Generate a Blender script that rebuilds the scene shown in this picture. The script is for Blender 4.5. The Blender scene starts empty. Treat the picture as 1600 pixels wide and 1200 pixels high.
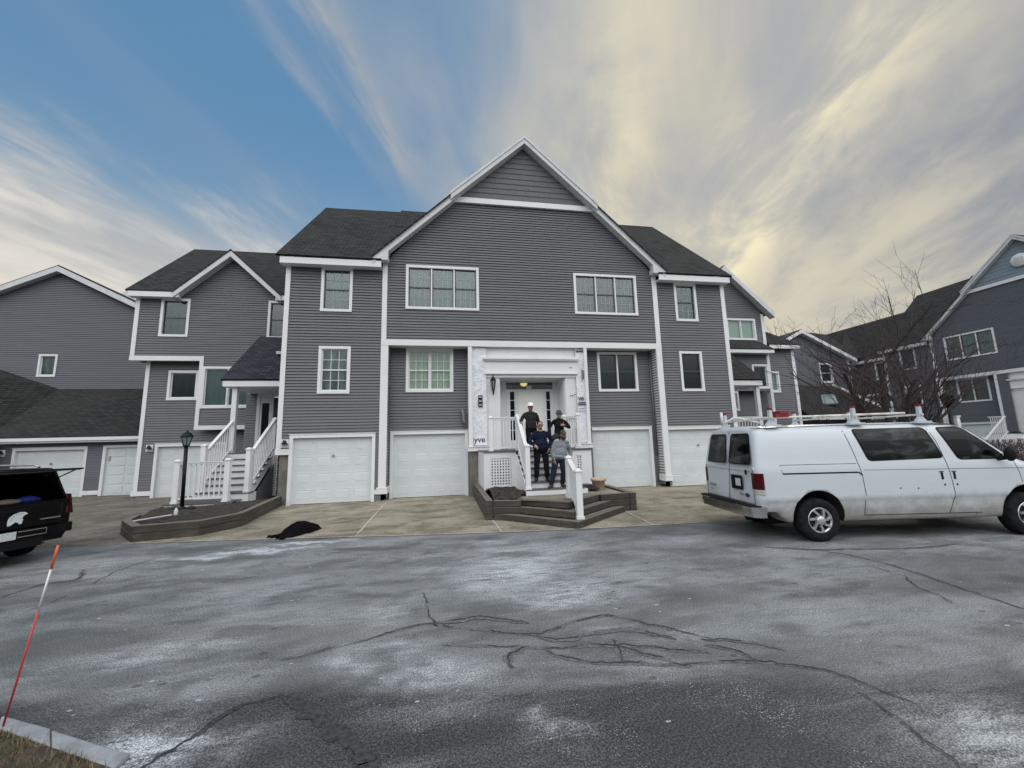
import bpy, bmesh, math, random
from mathutils import Vector, Matrix, noise as mnoise
SC = bpy.context.scene
COL = SC.collection
rad = math.radians

# ------------------------------------------------------------------ camera
cam_d = bpy.data.cameras.new('camera'); cam = bpy.data.objects.new('camera', cam_d); COL.objects.link(cam)
cam_d.sensor_width = 36.0; cam_d.lens = 36.0 * 620.0 / 1600.0
cam_d.clip_start = 0.05; cam_d.clip_end = 3000
_R = Matrix(((0.9861721, -0.00179259, 0.16571474), (-0.16370835, 0.1449608, 0.97580016), (-0.02577135, -0.98943578, 0.14266283)))
_M = Matrix.Identity(4)
for i in range(3):
    _M[i][0] = _R[i][0]; _M[i][1] = -_R[i][1]; _M[i][2] = -_R[i][2]
_M[2][3] = 1.92
cam.matrix_world = _M
SC.camera = cam
SC.view_settings.view_transform = 'Standard'; SC.view_settings.look = 'None'
SC.view_settings.exposure = 0.0; SC.view_settings.gamma = 1.0
SC.render.resolution_x = 1024; SC.render.resolution_y = 768
SC.cycles.max_bounces = 8; SC.cycles.transparent_max_bounces = 16
SC.cycles.use_denoising = True; SC.cycles.denoising_prefilter = 'NONE'

# ------------------------------------------------------------------ node helpers
class NT:
    def __init__(self, nt): self.nt = nt; self.n = nt.nodes; self.l = nt.links
    def new(self, t, **kw):
        x = self.n.new(t)
        for k, v in kw.items(): setattr(x, k, v)
        return x
    def put(self, sock, v):
        if isinstance(v, bpy.types.NodeSocket): self.l.new(v, sock)
        else: sock.default_value = v
    def m(self, op, a, b=None, c=None, clamp=False):
        x = self.new('ShaderNodeMath', operation=op); x.use_clamp = clamp
        self.put(x.inputs[0], a)
        if b is not None: self.put(x.inputs[1], b)
        if c is not None: self.put(x.inputs[2], c)
        return x.outputs[0]
    def add(self, a, b): return self.m('ADD', a, b)
    def sub(self, a, b): return self.m('SUBTRACT', a, b)
    def mul(self, a, b): return self.m('MULTIPLY', a, b)
    def sst(self, x, e0, e1, o0=0.0, o1=1.0):
        r = self.new('ShaderNodeMapRange', interpolation_type='SMOOTHSTEP')
        self.put(r.inputs[0], x); r.inputs[1].default_value = e0; r.inputs[2].default_value = e1
        r.inputs[3].default_value = o0; r.inputs[4].default_value = o1
        return r.outputs[0]
    def gauss(self, x, c, s):
        t = self.m('DIVIDE', self.m('SUBTRACT', x, c), s)
        return self.m('EXPONENT', self.mul(self.mul(t, t), -1.0))
    def mix(self, f, a, b, mode='MIX'):
        x = self.new('ShaderNodeMix', data_type='RGBA', blend_type=mode)
        self.put(x.inputs[0], f)
        for s, v in ((x.inputs[6], a), (x.inputs[7], b)):
            if isinstance(v, tuple) and len(v) == 3: v = (*v, 1)
            self.put(s, v)
        return x.outputs[2]
    def comb(self, x, y, z):
        c = self.new('ShaderNodeCombineXYZ')
        for i, v in enumerate((x, y, z)): self.put(c.inputs[i], v)
        return c.outputs[0]
    def noise(self, vec, scale, detail=4, rough=0.55, dist=0.0):
        x = self.new('ShaderNodeTexNoise'); self.put(x.inputs['Vector'], vec)
        x.inputs['Scale'].default_value = scale; x.inputs['Detail'].default_value = detail
        x.inputs['Roughness'].default_value = rough; x.inputs['Distortion'].default_value = dist
        return x.outputs[0]
    def coord(self, which='Object'):
        return self.new('ShaderNodeTexCoord').outputs[which]
    def scl(self, vec, s):
        x = self.new('ShaderNodeMapping'); self.put(x.inputs['Vector'], vec); x.inputs['Scale'].default_value = s
        return x.outputs[0]
    def sep(self, vec):
        x = self.new('ShaderNodeSeparateXYZ'); self.put(x.inputs[0], vec); return x.outputs

# ------------------------------------------------------------------ sky
SUN_EL, SUN_AZ = rad(22), rad(41)
world = bpy.data.worlds.new('World'); SC.world = world; world.use_nodes = True
w = NT(world.node_tree); w.n.clear()
BG = 0.1
sky = w.new('ShaderNodeTexSky', sky_type='NISHITA'); sky.sun_disc = False
sky.sun_elevation = SUN_EL; sky.sun_rotation = SUN_AZ
sky.air_density = 1.0; sky.dust_density = 0.6; sky.ozone_density = 2.0
D = w.coord('Generated')
X, Y, Z = w.sep(D)
zc = w.add(w.m('MAXIMUM', Z, 0.0), 0.12)
u = w.m('DIVIDE', X, zc); v = w.m('DIVIDE', Y, zc)
a = w.sub(u, w.mul(v, 0.33))      # across the cloud streets
b = v                             # along them
N1 = w.noise(w.comb(w.mul(a, 1.5), w.mul(b, 0.7), 3.1), 1.0, 4, 0.5, 0.4)
N2 = w.noise(w.comb(w.mul(a, 6.5), w.mul(b, 1.5), 7.7), 1.0, 5, 0.55, 0.5)
N3 = w.noise(w.comb(w.mul(a, 2.6), w.mul(b, 1.6), 1.3), 1.0, 5, 0.52, 0.4)
N4 = w.noise(w.comb(w.mul(a, 15.0), w.mul(b, 4.0), 2.2), 1.0, 4, 0.6, 0.6)
n1 = w.sub(N1, 0.5); n2 = w.sub(N2, 0.5); n3 = w.sub(N3, 0.5); n4 = w.sub(N4, 0.5)
# clear sky: physical sky blended with the evening gradient
grad = w.mix(w.sst(Z, 0.10, 0.66), (3.9, 5.2, 6.0), (1.25, 2.8, 4.8))
clear = w.mix(0.86, sky.outputs[0], grad)
aw = w.add(a, w.add(w.mul(n1, 0.40), w.mul(n3, 0.10)))
d_right = w.sst(w.add(aw, w.mul(n2, 0.10)), -0.26, 0.22, 0.0, 0.97)
s_fade = w.mul(w.sst(b, 1.40, 0.95), w.sst(w.add(w.add(w.mul(n2, 0.9), w.mul(n4, 1.3)), 0.52), 0.05, 0.95))
aj = w.add(a, w.add(w.mul(n1, 0.10), w.add(w.mul(n2, 0.10), w.mul(n4, 0.05))))
d_s1 = w.mul(w.mul(w.gauss(aj, -0.482, 0.058), s_fade), 1.05)
d_s2 = w.mul(w.mul(w.gauss(aj, -0.60, 0.022), s_fade), 0.45)
d_s3 = w.mul(w.gauss(aj, -0.98, 0.08), 0.08)
d_veil = w.mul(w.sst(w.add(a, w.mul(n1, 0.3)), -0.62, -0.30), w.sst(w.add(w.add(w.mul(n3, 0.9), w.mul(n2, 0.3)), w.mul(b, 0.42)), 0.12, 0.72, 0.10, 0.75))
d_low = w.mul(w.sst(w.add(Z, w.add(w.mul(n3, 0.52), w.mul(n4, 0.10))), 0.45, 0.20), 0.93)
inv = None
for dd in (d_right, d_s1, d_s2, d_s3, d_veil, d_low):
    t = w.sub(1.0, w.m('MINIMUM', w.m('MAXIMUM', dd, 0.0), 1.0))
    inv = t if inv is None else w.mul(inv, t)
lump = None
for ld, e0 in (((-.66, .68, .29), .970), ((-.40, .83, .37), .982), ((-.55, .78, .29), .976)):
    dl = w.new('ShaderNodeVectorMath', operation='DOT_PRODUCT'); w.put(dl.inputs[0], D); dl.inputs[1].default_value = Vector(ld).normalized()
    tl = w.sst(w.add(dl.outputs['Value'], w.add(w.mul(n3, 0.055), w.add(w.mul(n2, 0.02), w.mul(n4, 0.02)))), e0, e0 + 0.03)
    lump = tl if lump is None else w.m('MAXIMUM', lump, tl)
inv = w.mul(inv, w.sub(1.0, w.mul(lump, 0.9)))
dens = w.mul(w.sub(1.0, inv), 0.97)
# cloud colour: lit by the low sun from the back right
dot = w.new('ShaderNodeVectorMath', operation='DOT_PRODUCT'); w.put(dot.inputs[0], D)
dot.inputs[1].default_value = (math.sin(rad(37)) * math.cos(rad(25)), math.cos(rad(37)) * math.cos(rad(25)), math.sin(rad(25)))
sdot = w.m('MAXIMUM', dot.outputs['Value'], 0.0)
glow = w.m('POWER', sdot, 6.0); glow_t = w.m('POWER', sdot, 9.0)
N5 = w.noise(w.comb(w.mul(a, 3.4), w.mul(b, 2.2), 5.3), 1.0, 7, 0.58, 0.45); n5 = w.sub(N5, 0.5)
tex = w.add(w.mul(n2, 0.30), w.add(w.mul(n3, 0.9), w.add(w.mul(n5, 0.9), w.mul(n4, 0.10))))
lit = w.sst(w.add(w.add(tex, w.mul(w.sst(Z, 0.46, 0.22), 0.12)), w.mul(glow, 0.20)), -0.24, 0.44)
grey = w.mix(w.sst(a, 0.65, 1.25), (4.2, 4.3, 4.4), (2.8, 3.05, 3.5))
cream = w.mix(glow, w.mix(w.sst(a, 0.45, 1.0), (5.2, 5.05, 4.7), (3.0, 3.2, 3.6)), (6.7, 6.1, 4.8))
cc = w.mix(lit, grey, cream)
ridge = w.m('MAXIMUM', w.gauss(w.add(a, w.add(w.mul(n1, .35), w.mul(n5, .25))), 0.72, 0.13), w.mul(w.gauss(w.add(a, w.add(w.mul(n1, .3), w.mul(n5, .2))), 0.17, 0.10), 0.8))
hot = w.mul(w.mul(w.sst(w.add(w.mul(n5, 1.1), w.mul(n3, 0.5)), -0.16, 0.22), w.m('MINIMUM', w.mul(glow_t, 2.1), 1.0)), w.m('MINIMUM', w.add(ridge, 0.12), 1.0))
cc = w.mix(w.mul(lump, w.sst(tex, -0.3, 0.25, 0.45, 1.0)), cc, (8.4, 7.8, 6.9))
cc = w.mix(w.mul(hot, w.sst(Z, 0.74, 0.44, 0.35, 1.0)), cc, (10.4, 9.3, 6.2))
col = w.mix(dens, clear, cc)
# behind the viewer: added bright sky lights the facades, added dim horizon darkens glass
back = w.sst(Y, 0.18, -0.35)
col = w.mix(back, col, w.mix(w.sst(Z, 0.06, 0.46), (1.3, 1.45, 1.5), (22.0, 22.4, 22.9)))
hor = w.sst(Z, -0.02, 0.02)
col = w.mix(hor, (1.2, 1.2, 1.2), col)
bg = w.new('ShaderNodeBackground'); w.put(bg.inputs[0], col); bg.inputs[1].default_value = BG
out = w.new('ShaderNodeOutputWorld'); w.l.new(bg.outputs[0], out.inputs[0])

# ------------------------------------------------------------------ sun, low behind the buildings and veiled by cloud
sun_d = bpy.data.lights.new('sun', 'SUN'); sun_d.energy = 1.0; sun_d.angle = rad(12); sun_d.color = (1.0, 0.9, 0.75)
sun = bpy.data.objects.new('sun', sun_d); COL.objects.link(sun)
_dir = Vector((math.sin(SUN_AZ) * math.cos(SUN_EL), math.cos(SUN_AZ) * math.cos(SUN_EL), math.sin(SUN_EL)))
sun.rotation_euler = (-_dir).to_track_quat('-Z', 'Y').to_euler(); sun.location = _dir * 60

# ------------------------------------------------------------------ materials
MATS = {}
def mat(name, col, rough=0.6, var=0.0, vscale=4.0, bump=0.0, bscale=40.0, metal=0.0, spec=0.5, dirt=None, dscale=1.2, coat=0.0):
    m = bpy.data.materials.new(name); m.use_nodes = True; t = NT(m.node_tree)
    p = t.n['Principled BSDF']
    p.inputs['Roughness'].default_value = rough; p.inputs['Metallic'].default_value = metal
    p.inputs['Specular IOR Level'].default_value = spec
    p.inputs['Coat Weight'].default_value = coat
    c = (*col, 1)
    if var or dirt:
        co = t.coord('Object')
        n = t.noise(co, vscale, 5, 0.6)
        k = t.sst(n, 0.3, 0.7)
        lo = tuple(x * (1 - var) for x in col); hi = tuple(min(1, x * (1 + var)) for x in col)
        c = t.mix(k, lo, hi)
        if dirt:
            n2 = t.noise(co, dscale, 8, 0.7, 0.4)
            c = t.mix(t.sst(n2, 0.5, 0.72, 0, 0.75), c, dirt)
    t.put(p.inputs['Base Color'], c)
    if bump:
        bn = t.noise(t.coord('Object'), bscale, 4, 0.6)
        bp = t.new('ShaderNodeBump'); bp.inputs['Strength'].default_value = bump; bp.inputs['Distance'].default_value = 0.02
        t.put(bp.inputs['Height'], bn); t.l.new(bp.outputs[0], p.inputs['Normal'])
    MATS[name] = m
    return m

def siding_mat(name, col):
    m = bpy.data.materials.new(name); m.use_nodes = True; t = NT(m.node_tree); p = t.n['Principled BSDF']
    co = t.coord('Object')
    n = t.noise(t.scl(co, (0.35, 0.35, 9.5)), 1.0, 3, 0.6)
    n2 = t.noise(t.scl(co, (2.5, 2.5, 0.4)), 1.0, 5, 0.65)
    k = t.add(t.mul(t.sst(n, 0.3, 0.7), 0.6), t.mul(n2, 0.4))
    c = t.mix(k, tuple(x * 0.86 for x in col), tuple(x * 1.12 for x in col))
    t.put(p.inputs['Base Color'], c); p.inputs['Roughness'].default_value = 0.48; p.inputs['Specular IOR Level'].default_value = 0.35
    bp = t.new('ShaderNodeBump'); bp.inputs['Strength'].default_value = 0.25; bp.inputs['Distance'].default_value = 0.01
    t.put(bp.inputs['Height'], t.noise(t.scl(co, (3, 3, 40)), 1.0, 3)); t.l.new(bp.outputs[0], p.inputs['Normal'])
    MATS[name] = m
siding_mat('siding', (0.134, 0.135, 0.145))
siding_mat('siding_blue', (0.116, 0.124, 0.142))
siding_mat('siding_light', (0.20, 0.25, 0.285))
mat('shake', (0.118, 0.120, 0.128), 0.7, 0.10, 9.0, 0.15, 30)
mat('trim', (0.72, 0.725, 0.73), 0.42, 0.02, 1.5, dirt=(0.67, 0.67, 0.67), dscale=1.7)
mat('trim_aged', (0.58, 0.59, 0.60), 0.5, 0.06, 3.0, dirt=(0.45, 0.44, 0.42), dscale=2.3)
mat('door_white', (0.62, 0.66, 0.662), 0.45, 0.03, 1.2, dirt=(0.56, 0.59, 0.59), dscale=1.4)
mat('entry_door_white', (0.84, 0.83, 0.79), 0.4, 0.03)
mat('door_navy', (0.008, 0.02, 0.05), 0.35)
mat('door_black', (0.006, 0.007, 0.009), 0.4)
mat('tread', (0.10, 0.095, 0.09), 0.6, 0.15, 8)
mat('pier_concrete', (0.16, 0.152, 0.135), 0.85, 0.25, 3.0, 0.4, 25, dirt=(0.09, 0.085, 0.075), dscale=2.0)
mat('black_metal', (0.005, 0.005, 0.006), 0.5, spec=0.25)
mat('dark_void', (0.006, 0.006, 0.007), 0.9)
mat('sash_dark', (0.05, 0.06, 0.065), 0.4)
mat('muntin_dim', (0.30, 0.34, 0.36), 0.5)
mat('steel', (0.45, 0.46, 0.47), 0.35, 0.1, 8, metal=0.9)
mat('chrome', (0.60, 0.61, 0.62), 0.16, 0.08, 6, metal=1.0)
mat('hub_alloy', (0.52, 0.53, 0.54), 0.32, 0.15, 9, metal=0.7, dirt=(0.12, 0.11, 0.10), dscale=14)
mat('tyre', (0.012, 0.012, 0.013), 0.85, 0.4, 12, 0.3, 60, spec=0.15)
mat('rubber', (0.006, 0.006, 0.007), 0.7, spec=0.2)
mat('pot_clay', (0.46, 0.35, 0.25), 0.7, 0.12, 6)
mat('soil', (0.035, 0.028, 0.022), 0.95, 0.5, 9, 1.0, 30)
mat('bark', (0.022, 0.018, 0.017), 0.9, 0.4, 14, 0.6, 40)
mat('twig', (0.050, 0.034, 0.032), 0.9, 0.3, 9)
mat('hedge_leaf', (0.055, 0.030, 0.026), 0.8, 0.6, 5)
mat('red_plastic', (0.20, 0.012, 0.016), 0.5)
mat('orange_paint', (0.80, 0.14, 0.05), 0.4, 0.1)
mat('stake_red', (0.50, 0.035, 0.035), 0.45, 0.15)
mat('white_tape', (0.72, 0.73, 0.74), 0.4)
mat('lens_red', (0.055, 0.003, 0.006), 0.2, 0.3, 30, spec=0.3)
mat('lens_red_dark', (0.035, 0.003, 0.006), 0.25, spec=0.2)
mat('lens_clear', (0.42, 0.40, 0.38), 0.15)
mat('plate', (0.55, 0.57, 0.58), 0.4, 0.25, 40)
mat('rust', (0.16, 0.065, 0.03), 0.8, 0.5, 30)
mat('cloth_black', (0.004, 0.004, 0.005), 0.95, 0.3, 10, 0.5, 60, spec=0.08)
mat('cloth_blue', (0.012, 0.03, 0.28), 0.7)
mat('cloth_tan', (0.22, 0.18, 0.15), 0.8)
mat('suv_black', (0.003, 0.003, 0.004), 0.25, spec=0.25)
mat('suv_glass', (0.006, 0.007, 0.008), 0.08, spec=0.35)
mat('hatch_glass', (0.20, 0.25, 0.25), 0.12)
mat('decal_white', (0.72, 0.74, 0.74), 0.4)
mat('ink_navy', (0.025, 0.035, 0.085), 0.5)
mat('paper', (0.62, 0.62, 0.58), 0.6, 0.05)
mat('pipe_grey', (0.17, 0.16, 0.165), 0.5)
mat('conduit_worn', (0.62, 0.60, 0.56), 0.5, 0.2, 9, dirt=(0.30, 0.17, 0.09), dscale=5)
mat('bottle_plastic', (0.55, 0.62, 0.66), 0.2)

def van_paint():
    m = bpy.data.materials.new('van_white'); m.use_nodes = True; t = NT(m.node_tree); p = t.n['Principled BSDF']
    co = t.coord('Object'); z = t.sep(co)[2]
    n = t.noise(co, 3.0, 8, 0.7, 0.3); n2 = t.noise(t.scl(co, (2, 2, 9)), 1.0, 6, 0.65)
    low = t.sst(t.add(z, t.mul(t.sub(n, 0.5), 0.7)), 0.88, 0.36, 0.0, 0.80)
    c = t.mix(n2, (0.475, 0.515, 0.55), (0.545, 0.58, 0.61))
    c = t.mix(low, c, (0.19, 0.165, 0.13))
    rust = t.mul(t.sst(t.noise(co, 5.0, 6, 0.7), 0.56, 0.70), t.sst(z, 0.62, 0.40))
    c = t.mix(t.mul(rust, 0.7), c, (0.13, 0.075, 0.045))
    scuff = t.mul(t.sst(t.noise(t.scl(co, (3, 3, 14)), 1.0, 8, 0.8, 0.8), 0.60, 0.70), 0.35)
    c = t.mix(scuff, c, (0.35, 0.37, 0.38))
    t.put(p.inputs['Base Color'], c); p.inputs['Roughness'].default_value = 0.32; p.inputs['Coat Weight'].default_value = 0.25
    p.inputs['Coat Roughness'].default_value = 0.15
    bp = t.new('ShaderNodeBump'); bp.inputs['Strength'].default_value = 0.08; bp.inputs['Distance'].default_value = 0.05
    t.put(bp.inputs['Height'], t.noise(co, 2.5, 3)); t.l.new(bp.outputs[0], p.inputs['Normal'])
    MATS['van_white'] = m
van_paint()

def shingle(name, base, tint):
    m = bpy.data.materials.new(name); m.use_nodes = True; t = NT(m.node_tree); p = t.n['Principled BSDF']
    uv = t.coord('UV')
    br = t.new('ShaderNodeTexBrick'); t.put(br.inputs['Vector'], uv)
    br.inputs['Scale'].default_value = 1.0; br.inputs['Brick Width'].default_value = 0.33; br.inputs['Row Height'].default_value = 0.145
    br.inputs['Mortar Size'].default_value = 0.016; br.inputs['Mortar Smooth'].default_value = 0.4; br.inputs['Bias'].default_value = 0.1
    br.inputs['Color1'].default_value = (*[x * 0.55 for x in base], 1); br.inputs['Color2'].default_value = (*[x * 1.45 for x in base], 1)
    br.inputs['Mortar'].default_value = (*[x * 0.15 for x in base], 1)
    n = t.noise(uv, 0.35, 5, 0.6); n2 = t.noise(uv, 45, 3, 0.7)
    c = t.mix(t.sst(n, 0.35, 0.7, 0, 0.55), br.outputs[0], tint)
    c = t.mix(0.5, c, t.mix(n2, (0.45, 0.45, 0.45), (1.4, 1.4, 1.4)), 'MULTIPLY')
    t.put(p.inputs['Base Color'], c); p.inputs['Roughness'].default_value = 0.9; p.inputs['Specular IOR Level'].default_value = 0.2
    bp = t.new('ShaderNodeBump'); bp.inputs['Strength'].default_value = 0.7; bp.inputs['Distance'].default_value = 0.02
    t.put(bp.inputs['Height'], t.add(t.mul(br.outputs['Fac'], -1.0), t.mul(n2, 0.4))); t.l.new(bp.outputs[0], p.inputs['Normal'])
    MATS[name] = m
shingle('shingles', (0.034, 0.035, 0.035), (0.042, 0.041, 0.036))
shingle('shingles_blue', (0.036, 0.040, 0.050), (0.040, 0.046, 0.058))

def glass(name, tint=(0.75, 0.85, 0.85), opa=0.25):
    m = bpy.data.materials.new(name); m.use_nodes = True; t = NT(m.node_tree); t.n.clear()
    o = t.new('ShaderNodeOutputMaterial'); tr = t.new('ShaderNodeBsdfTransparent'); tr.inputs[0].default_value = (*tint, 1)
    gl = t.new('ShaderNodeBsdfGlossy'); gl.inputs['Roughness'].default_value = 0.03
    lw = t.new('ShaderNodeLayerWeight'); lw.inputs['Blend'].default_value = 0.5; fr_ = t.m('ADD', t.mul(t.m('POWER', lw.outputs['Facing'], 5.0), 0.80), 0.085)
    bp = t.new('ShaderNodeBump'); bp.inputs['Strength'].default_value = 0.06; bp.inputs['Distance'].default_value = 0.05
    t.put(bp.inputs['Height'], t.noise(t.coord('Object'), 1.6, 2)); t.l.new(bp.outputs[0], gl.inputs['Normal'])
    mx = t.new('ShaderNodeMixShader'); t.l.new(fr_, mx.inputs[0]); t.l.new(tr.outputs[0], mx.inputs[1]); t.l.new(gl.outputs[0], mx.inputs[2])
    t.l.new(mx.outputs[0], o.inputs[0]); MATS[name] = m
glass('glass_clear', (0.80, 0.88, 0.88)); glass('glass_dim', (0.42, 0.50, 0.52))
def curtain(name, c0, c1, freq=14.0, horiz=False):
    m = bpy.data.materials.new(name); m.use_nodes = True; t = NT(m.node_tree); p = t.n['Principled BSDF']
    co = t.coord('Object'); x, y, z = t.sep(co)
    s = z if horiz else t.add(x, y)
    wv = t.m('SINE', t.add(t.mul(s, freq), t.mul(t.noise(co, 1.6, 4), 6.0)))
    n = t.noise(t.scl(co, (2.2, 2.2, 1.5)), 1.0, 5, 0.6)
    k = t.add(t.mul(wv, 0.22), t.add(n, -0.02))
    t.put(p.inputs['Base Color'], t.mix(k, c0, c1)); p.inputs['Roughness'].default_value = 0.9
    MATS[name] = m
curtain('drape_teal', (0.035, 0.078, 0.088), (0.105, 0.165, 0.178), 30)
curtain('drape_dark', (0.012, 0.018, 0.019), (0.065, 0.082, 0.082), 24)
curtain('drape_cream', (0.52, 0.51, 0.36), (0.80, 0.78, 0.58), 34)
curtain('blind_green', (0.50, 0.54, 0.40), (0.60, 0.63, 0.49), 60, True)
curtain('tree_reflection', (0.03, 0.038, 0.034), (0.30, 0.34, 0.30), 17)  # mottled tones painted behind the pane imitate trees reflected in the glass
curtain('blind_grey', (0.09, 0.125, 0.125), (0.17, 0.215, 0.215), 70, True)
curtain('transom_room', (0.05, 0.035, 0.02), (0.17, 0.12, 0.07), 8)

def emit(name, col, s):
    m = bpy.data.materials.new(name); m.use_nodes = True; t = NT(m.node_tree); p = t.n['Principled BSDF']
    p.inputs['Base Color'].default_value = (*col, 1); p.inputs['Emission Color'].default_value = (*col, 1); p.inputs['Emission Strength'].default_value = s
    MATS[name] = m
emit('lamp_glow', (1.0, 0.72, 0.25), 1.15)

def wrap_mat():
    m = bpy.data.materials.new('house_wrap'); m.use_nodes = True; t = NT(m.node_tree); p = t.n['Principled BSDF']
    co = t.coord('Object'); n = t.noise(co, 4.5, 4, 0.55, 1.8); n2 = t.noise(co, 2.0, 3)
    c = t.mix(t.sst(n, 0.38, 0.6), (0.66, 0.68, 0.705), (0.77, 0.78, 0.79)); c = t.mix(t.mul(n2, 0.2), c, (0.62, 0.67, 0.73))  # wrinkle shading mixed into the sheet's colour along with the bump
    t.put(p.inputs['Base Color'], c); p.inputs['Roughness'].default_value = 0.38
    bp = t.new('ShaderNodeBump'); bp.inputs['Strength'].default_value = 0.55; bp.inputs['Distance'].default_value = 0.05
    t.put(bp.inputs['Height'], n); t.l.new(bp.outputs[0], p.inputs['Normal']); MATS['house_wrap'] = m
wrap_mat()

def timber_mat():
    m = bpy.data.materials.new('timber'); m.use_nodes = True; t = NT(m.node_tree); p = t.n['Principled BSDF']
    co = t.coord('Object')
    n = t.noise(t.scl(co, (3, 3, 30)), 1.0, 6, 0.65, 0.3); n2 = t.noise(co, 1.7, 6, 0.6); n3 = t.noise(co, 24, 4)
    c = t.mix(t.sst(n, .3, .7), (0.010, 0.009, 0.008), (0.085, 0.072, 0.055)); c = t.mix(t.sst(n2, 0.42, 0.62, 0, 0.85), c, (0.026, 0.024, 0.021))
    c = t.mix(t.mul(n3, 0.35), c, (0.13, 0.11, 0.09))
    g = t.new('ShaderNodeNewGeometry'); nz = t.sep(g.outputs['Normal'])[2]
    c = t.mix(t.sst(nz, 0.5, 0.9, 0, 0.65), c, (0.20, 0.18, 0.145))   # upward faces mixed towards a lighter grey-tan
    t.put(p.inputs['Base Color'], c); p.inputs['Roughness'].default_value = 0.85
    bp = t.new('ShaderNodeBump'); bp.inputs['Strength'].default_value = 0.6; bp.inputs['Distance'].default_value = 0.02
    t.put(bp.inputs['Height'], n); t.l.new(bp.outputs[0], p.inputs['Normal']); MATS['timber'] = m
timber_mat()

def ground_mats():
    # road: salt-dusted asphalt
    m = bpy.data.materials.new('asphalt'); m.use_nodes = True; t = NT(m.node_tree); p = t.n['Principled BSDF']
    co = t.coord('Object'); x, y, z = t.sep(co)
    big = t.noise(t.scl(co, (0.35, 0.8, 1)), 1.0, 6, 0.6, 0.6); med = t.noise(t.scl(co, (0.9, 1.6, 1)), 1.3, 7, 0.65, 0.8)
    fine = t.noise(co, 55, 3, 0.7); grit = t.noise(co, 110, 3, 0.85)
    wisp = t.noise(t.scl(co, (0.9, 3.2, 1)), 1.0, 8, 0.7, 1.4)
    k = t.add(t.mul(big, 0.5), t.mul(med, 0.5))
    c = t.mix(t.sst(k, 0.34, 0.66), (0.086, 0.091, 0.093), (0.212, 0.222, 0.227))
    blobs = [(1.08, 6.3, 1.0, 1.0, 1.05), (1.5, 5.2, .85, .5, 1.15), (0.9, 7.3, 1.5, .35, .55), (-0.79, 4.16, .36, .22, .75), (-.45, 4.3, .3, .2, .5),
             (0.04, 3.72, .28, .16, .65), (-3.4, 8.5, .85, .17, 2.2), (-2.9, 8.92, .8, .12, 2.0), (-4.3, 8.3, .6, .15, 1.6), (-0.1, 6.6, .8, .4, .5), (-0.75, 5.15, .6, .3, .55),
             (4.3, 7.3, 1.0, .35, .5), (3.35, 2.25, .45, .28, .85), (2.6, 5.7, 1.6, .7, .35), (-2.3, 5.9, 1.2, .5, .35), (1.6, 4.12, .3, .1, .45), (2.25, 3.9, .4, .12, .4),
             (-2.0, 3.22, .5, .16, 1.3), (-.15, 3.72, .3, .14, .8), (-2.6, 4.6, 1.0, .2, .5), (-.3, 7.4, .9, .25, .6), (.73, 2.85, .22, .12, .7), (-5.9, 8.3, 1.2, .5, .3), (-.1, 3.3, .5, .12, .2), (.9, 8.0, .35, .16, .7), (5.2, 5.0, 1.2, .5, .3)]
    xo, yo = x, y
    x = t.add(x, t.mul(t.sub(t.noise(co, 1.4, 5, .6), .5), 1.3)); y = t.add(y, t.mul(t.sub(t.noise(t.scl(co, (1, 1, 1)), 2.1, 5, .65), .5), 0.9))
    s = None
    for bx, by, sx, sy, amp in blobs:
        g = t.mul(t.m('EXPONENT', t.mul(t.add(t.m('POWER', t.m('ABSOLUTE', t.mul(t.sub(x, bx), 1 / sx)), 2.0), t.m('POWER', t.m('ABSOLUTE', t.mul(t.sub(y, by), 1 / sy)), 2.0)), -1.0)), amp)
        s = g if s is None else t.m('MAXIMUM', s, g)
    x, y = xo, yo
    base = t.sst(big, 0.42, 0.72, 0, 0.34)
    wisp2 = t.noise(t.scl(co, (2.0, 7.5, 1)), 1.0, 9, 0.72, 1.2)
    salt = t.mul(t.add(s, base), t.sst(t.add(t.add(t.mul(wisp, 0.4), t.mul(wisp2, 0.5)), t.mul(fine, 0.3)), 0.46, 0.70))
    # darker resurfaced strip in the foreground
    edge = t.add(t.add(y, t.mul(x, 0.17)), t.add(t.mul(t.sub(med, 0.5), 0.30), t.mul(t.sub(big, .5), 0.25)))
    new = t.sst(edge, 3.62, 3.36)
    c = t.mix(t.mul(new, 0.90), c, t.mix(t.sst(fine, .3, .7), (0.010, 0.010, 0.011), (0.066, 0.067, 0.070)))
    # olive worn bands along the wheel track
    band = t.mul(t.gauss(t.add(y, t.mul(x, 0.05)), 4.75, 0.28), t.sst(med, 0.4, 0.6, 0.1, 0.55))
    c = t.mix(band, c, (0.125, 0.125, 0.108))
    c = t.mix(t.m('MINIMUM', t.mul(salt, 0.85), 0.9), c, (0.52, 0.55, 0.58))
    # damp dark stains
    st = t.mul(t.sst(t.noise(t.scl(co, (0.7, 1.5, 1)), 1.1, 4, 0.5, 0.4), 0.55, 0.66), 0.5)
    c = t.mix(st, c, (0.060, 0.063, 0.066))
    vo = t.new('ShaderNodeTexVoronoi'); t.put(vo.inputs['Vector'], t.scl(co, (1, 1.6, 1))); vo.inputs['Scale'].default_value = 3.2
    oval = t.mul(t.sst(vo.outputs['Distance'], 0.15, 0.09), t.sst(t.noise(co, 0.8, 3), 0.46, 0.58, 0, 0.6))
    c = t.mix(oval, c, (0.04, 0.042, 0.045))
    # white salt grains
    v2 = t.new('ShaderNodeTexVoronoi'); t.put(v2.inputs['Vector'], co); v2.inputs['Scale'].default_value = 58
    thr = t.mul(t.sst(t.add(t.noise(co, 1.5, 5, 0.65), t.mul(new, .06)), 0.47, 0.76), 0.40)
    gr = t.m('LESS_THAN', v2.outputs['Distance'], t.mul(thr, 0.75))
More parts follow.
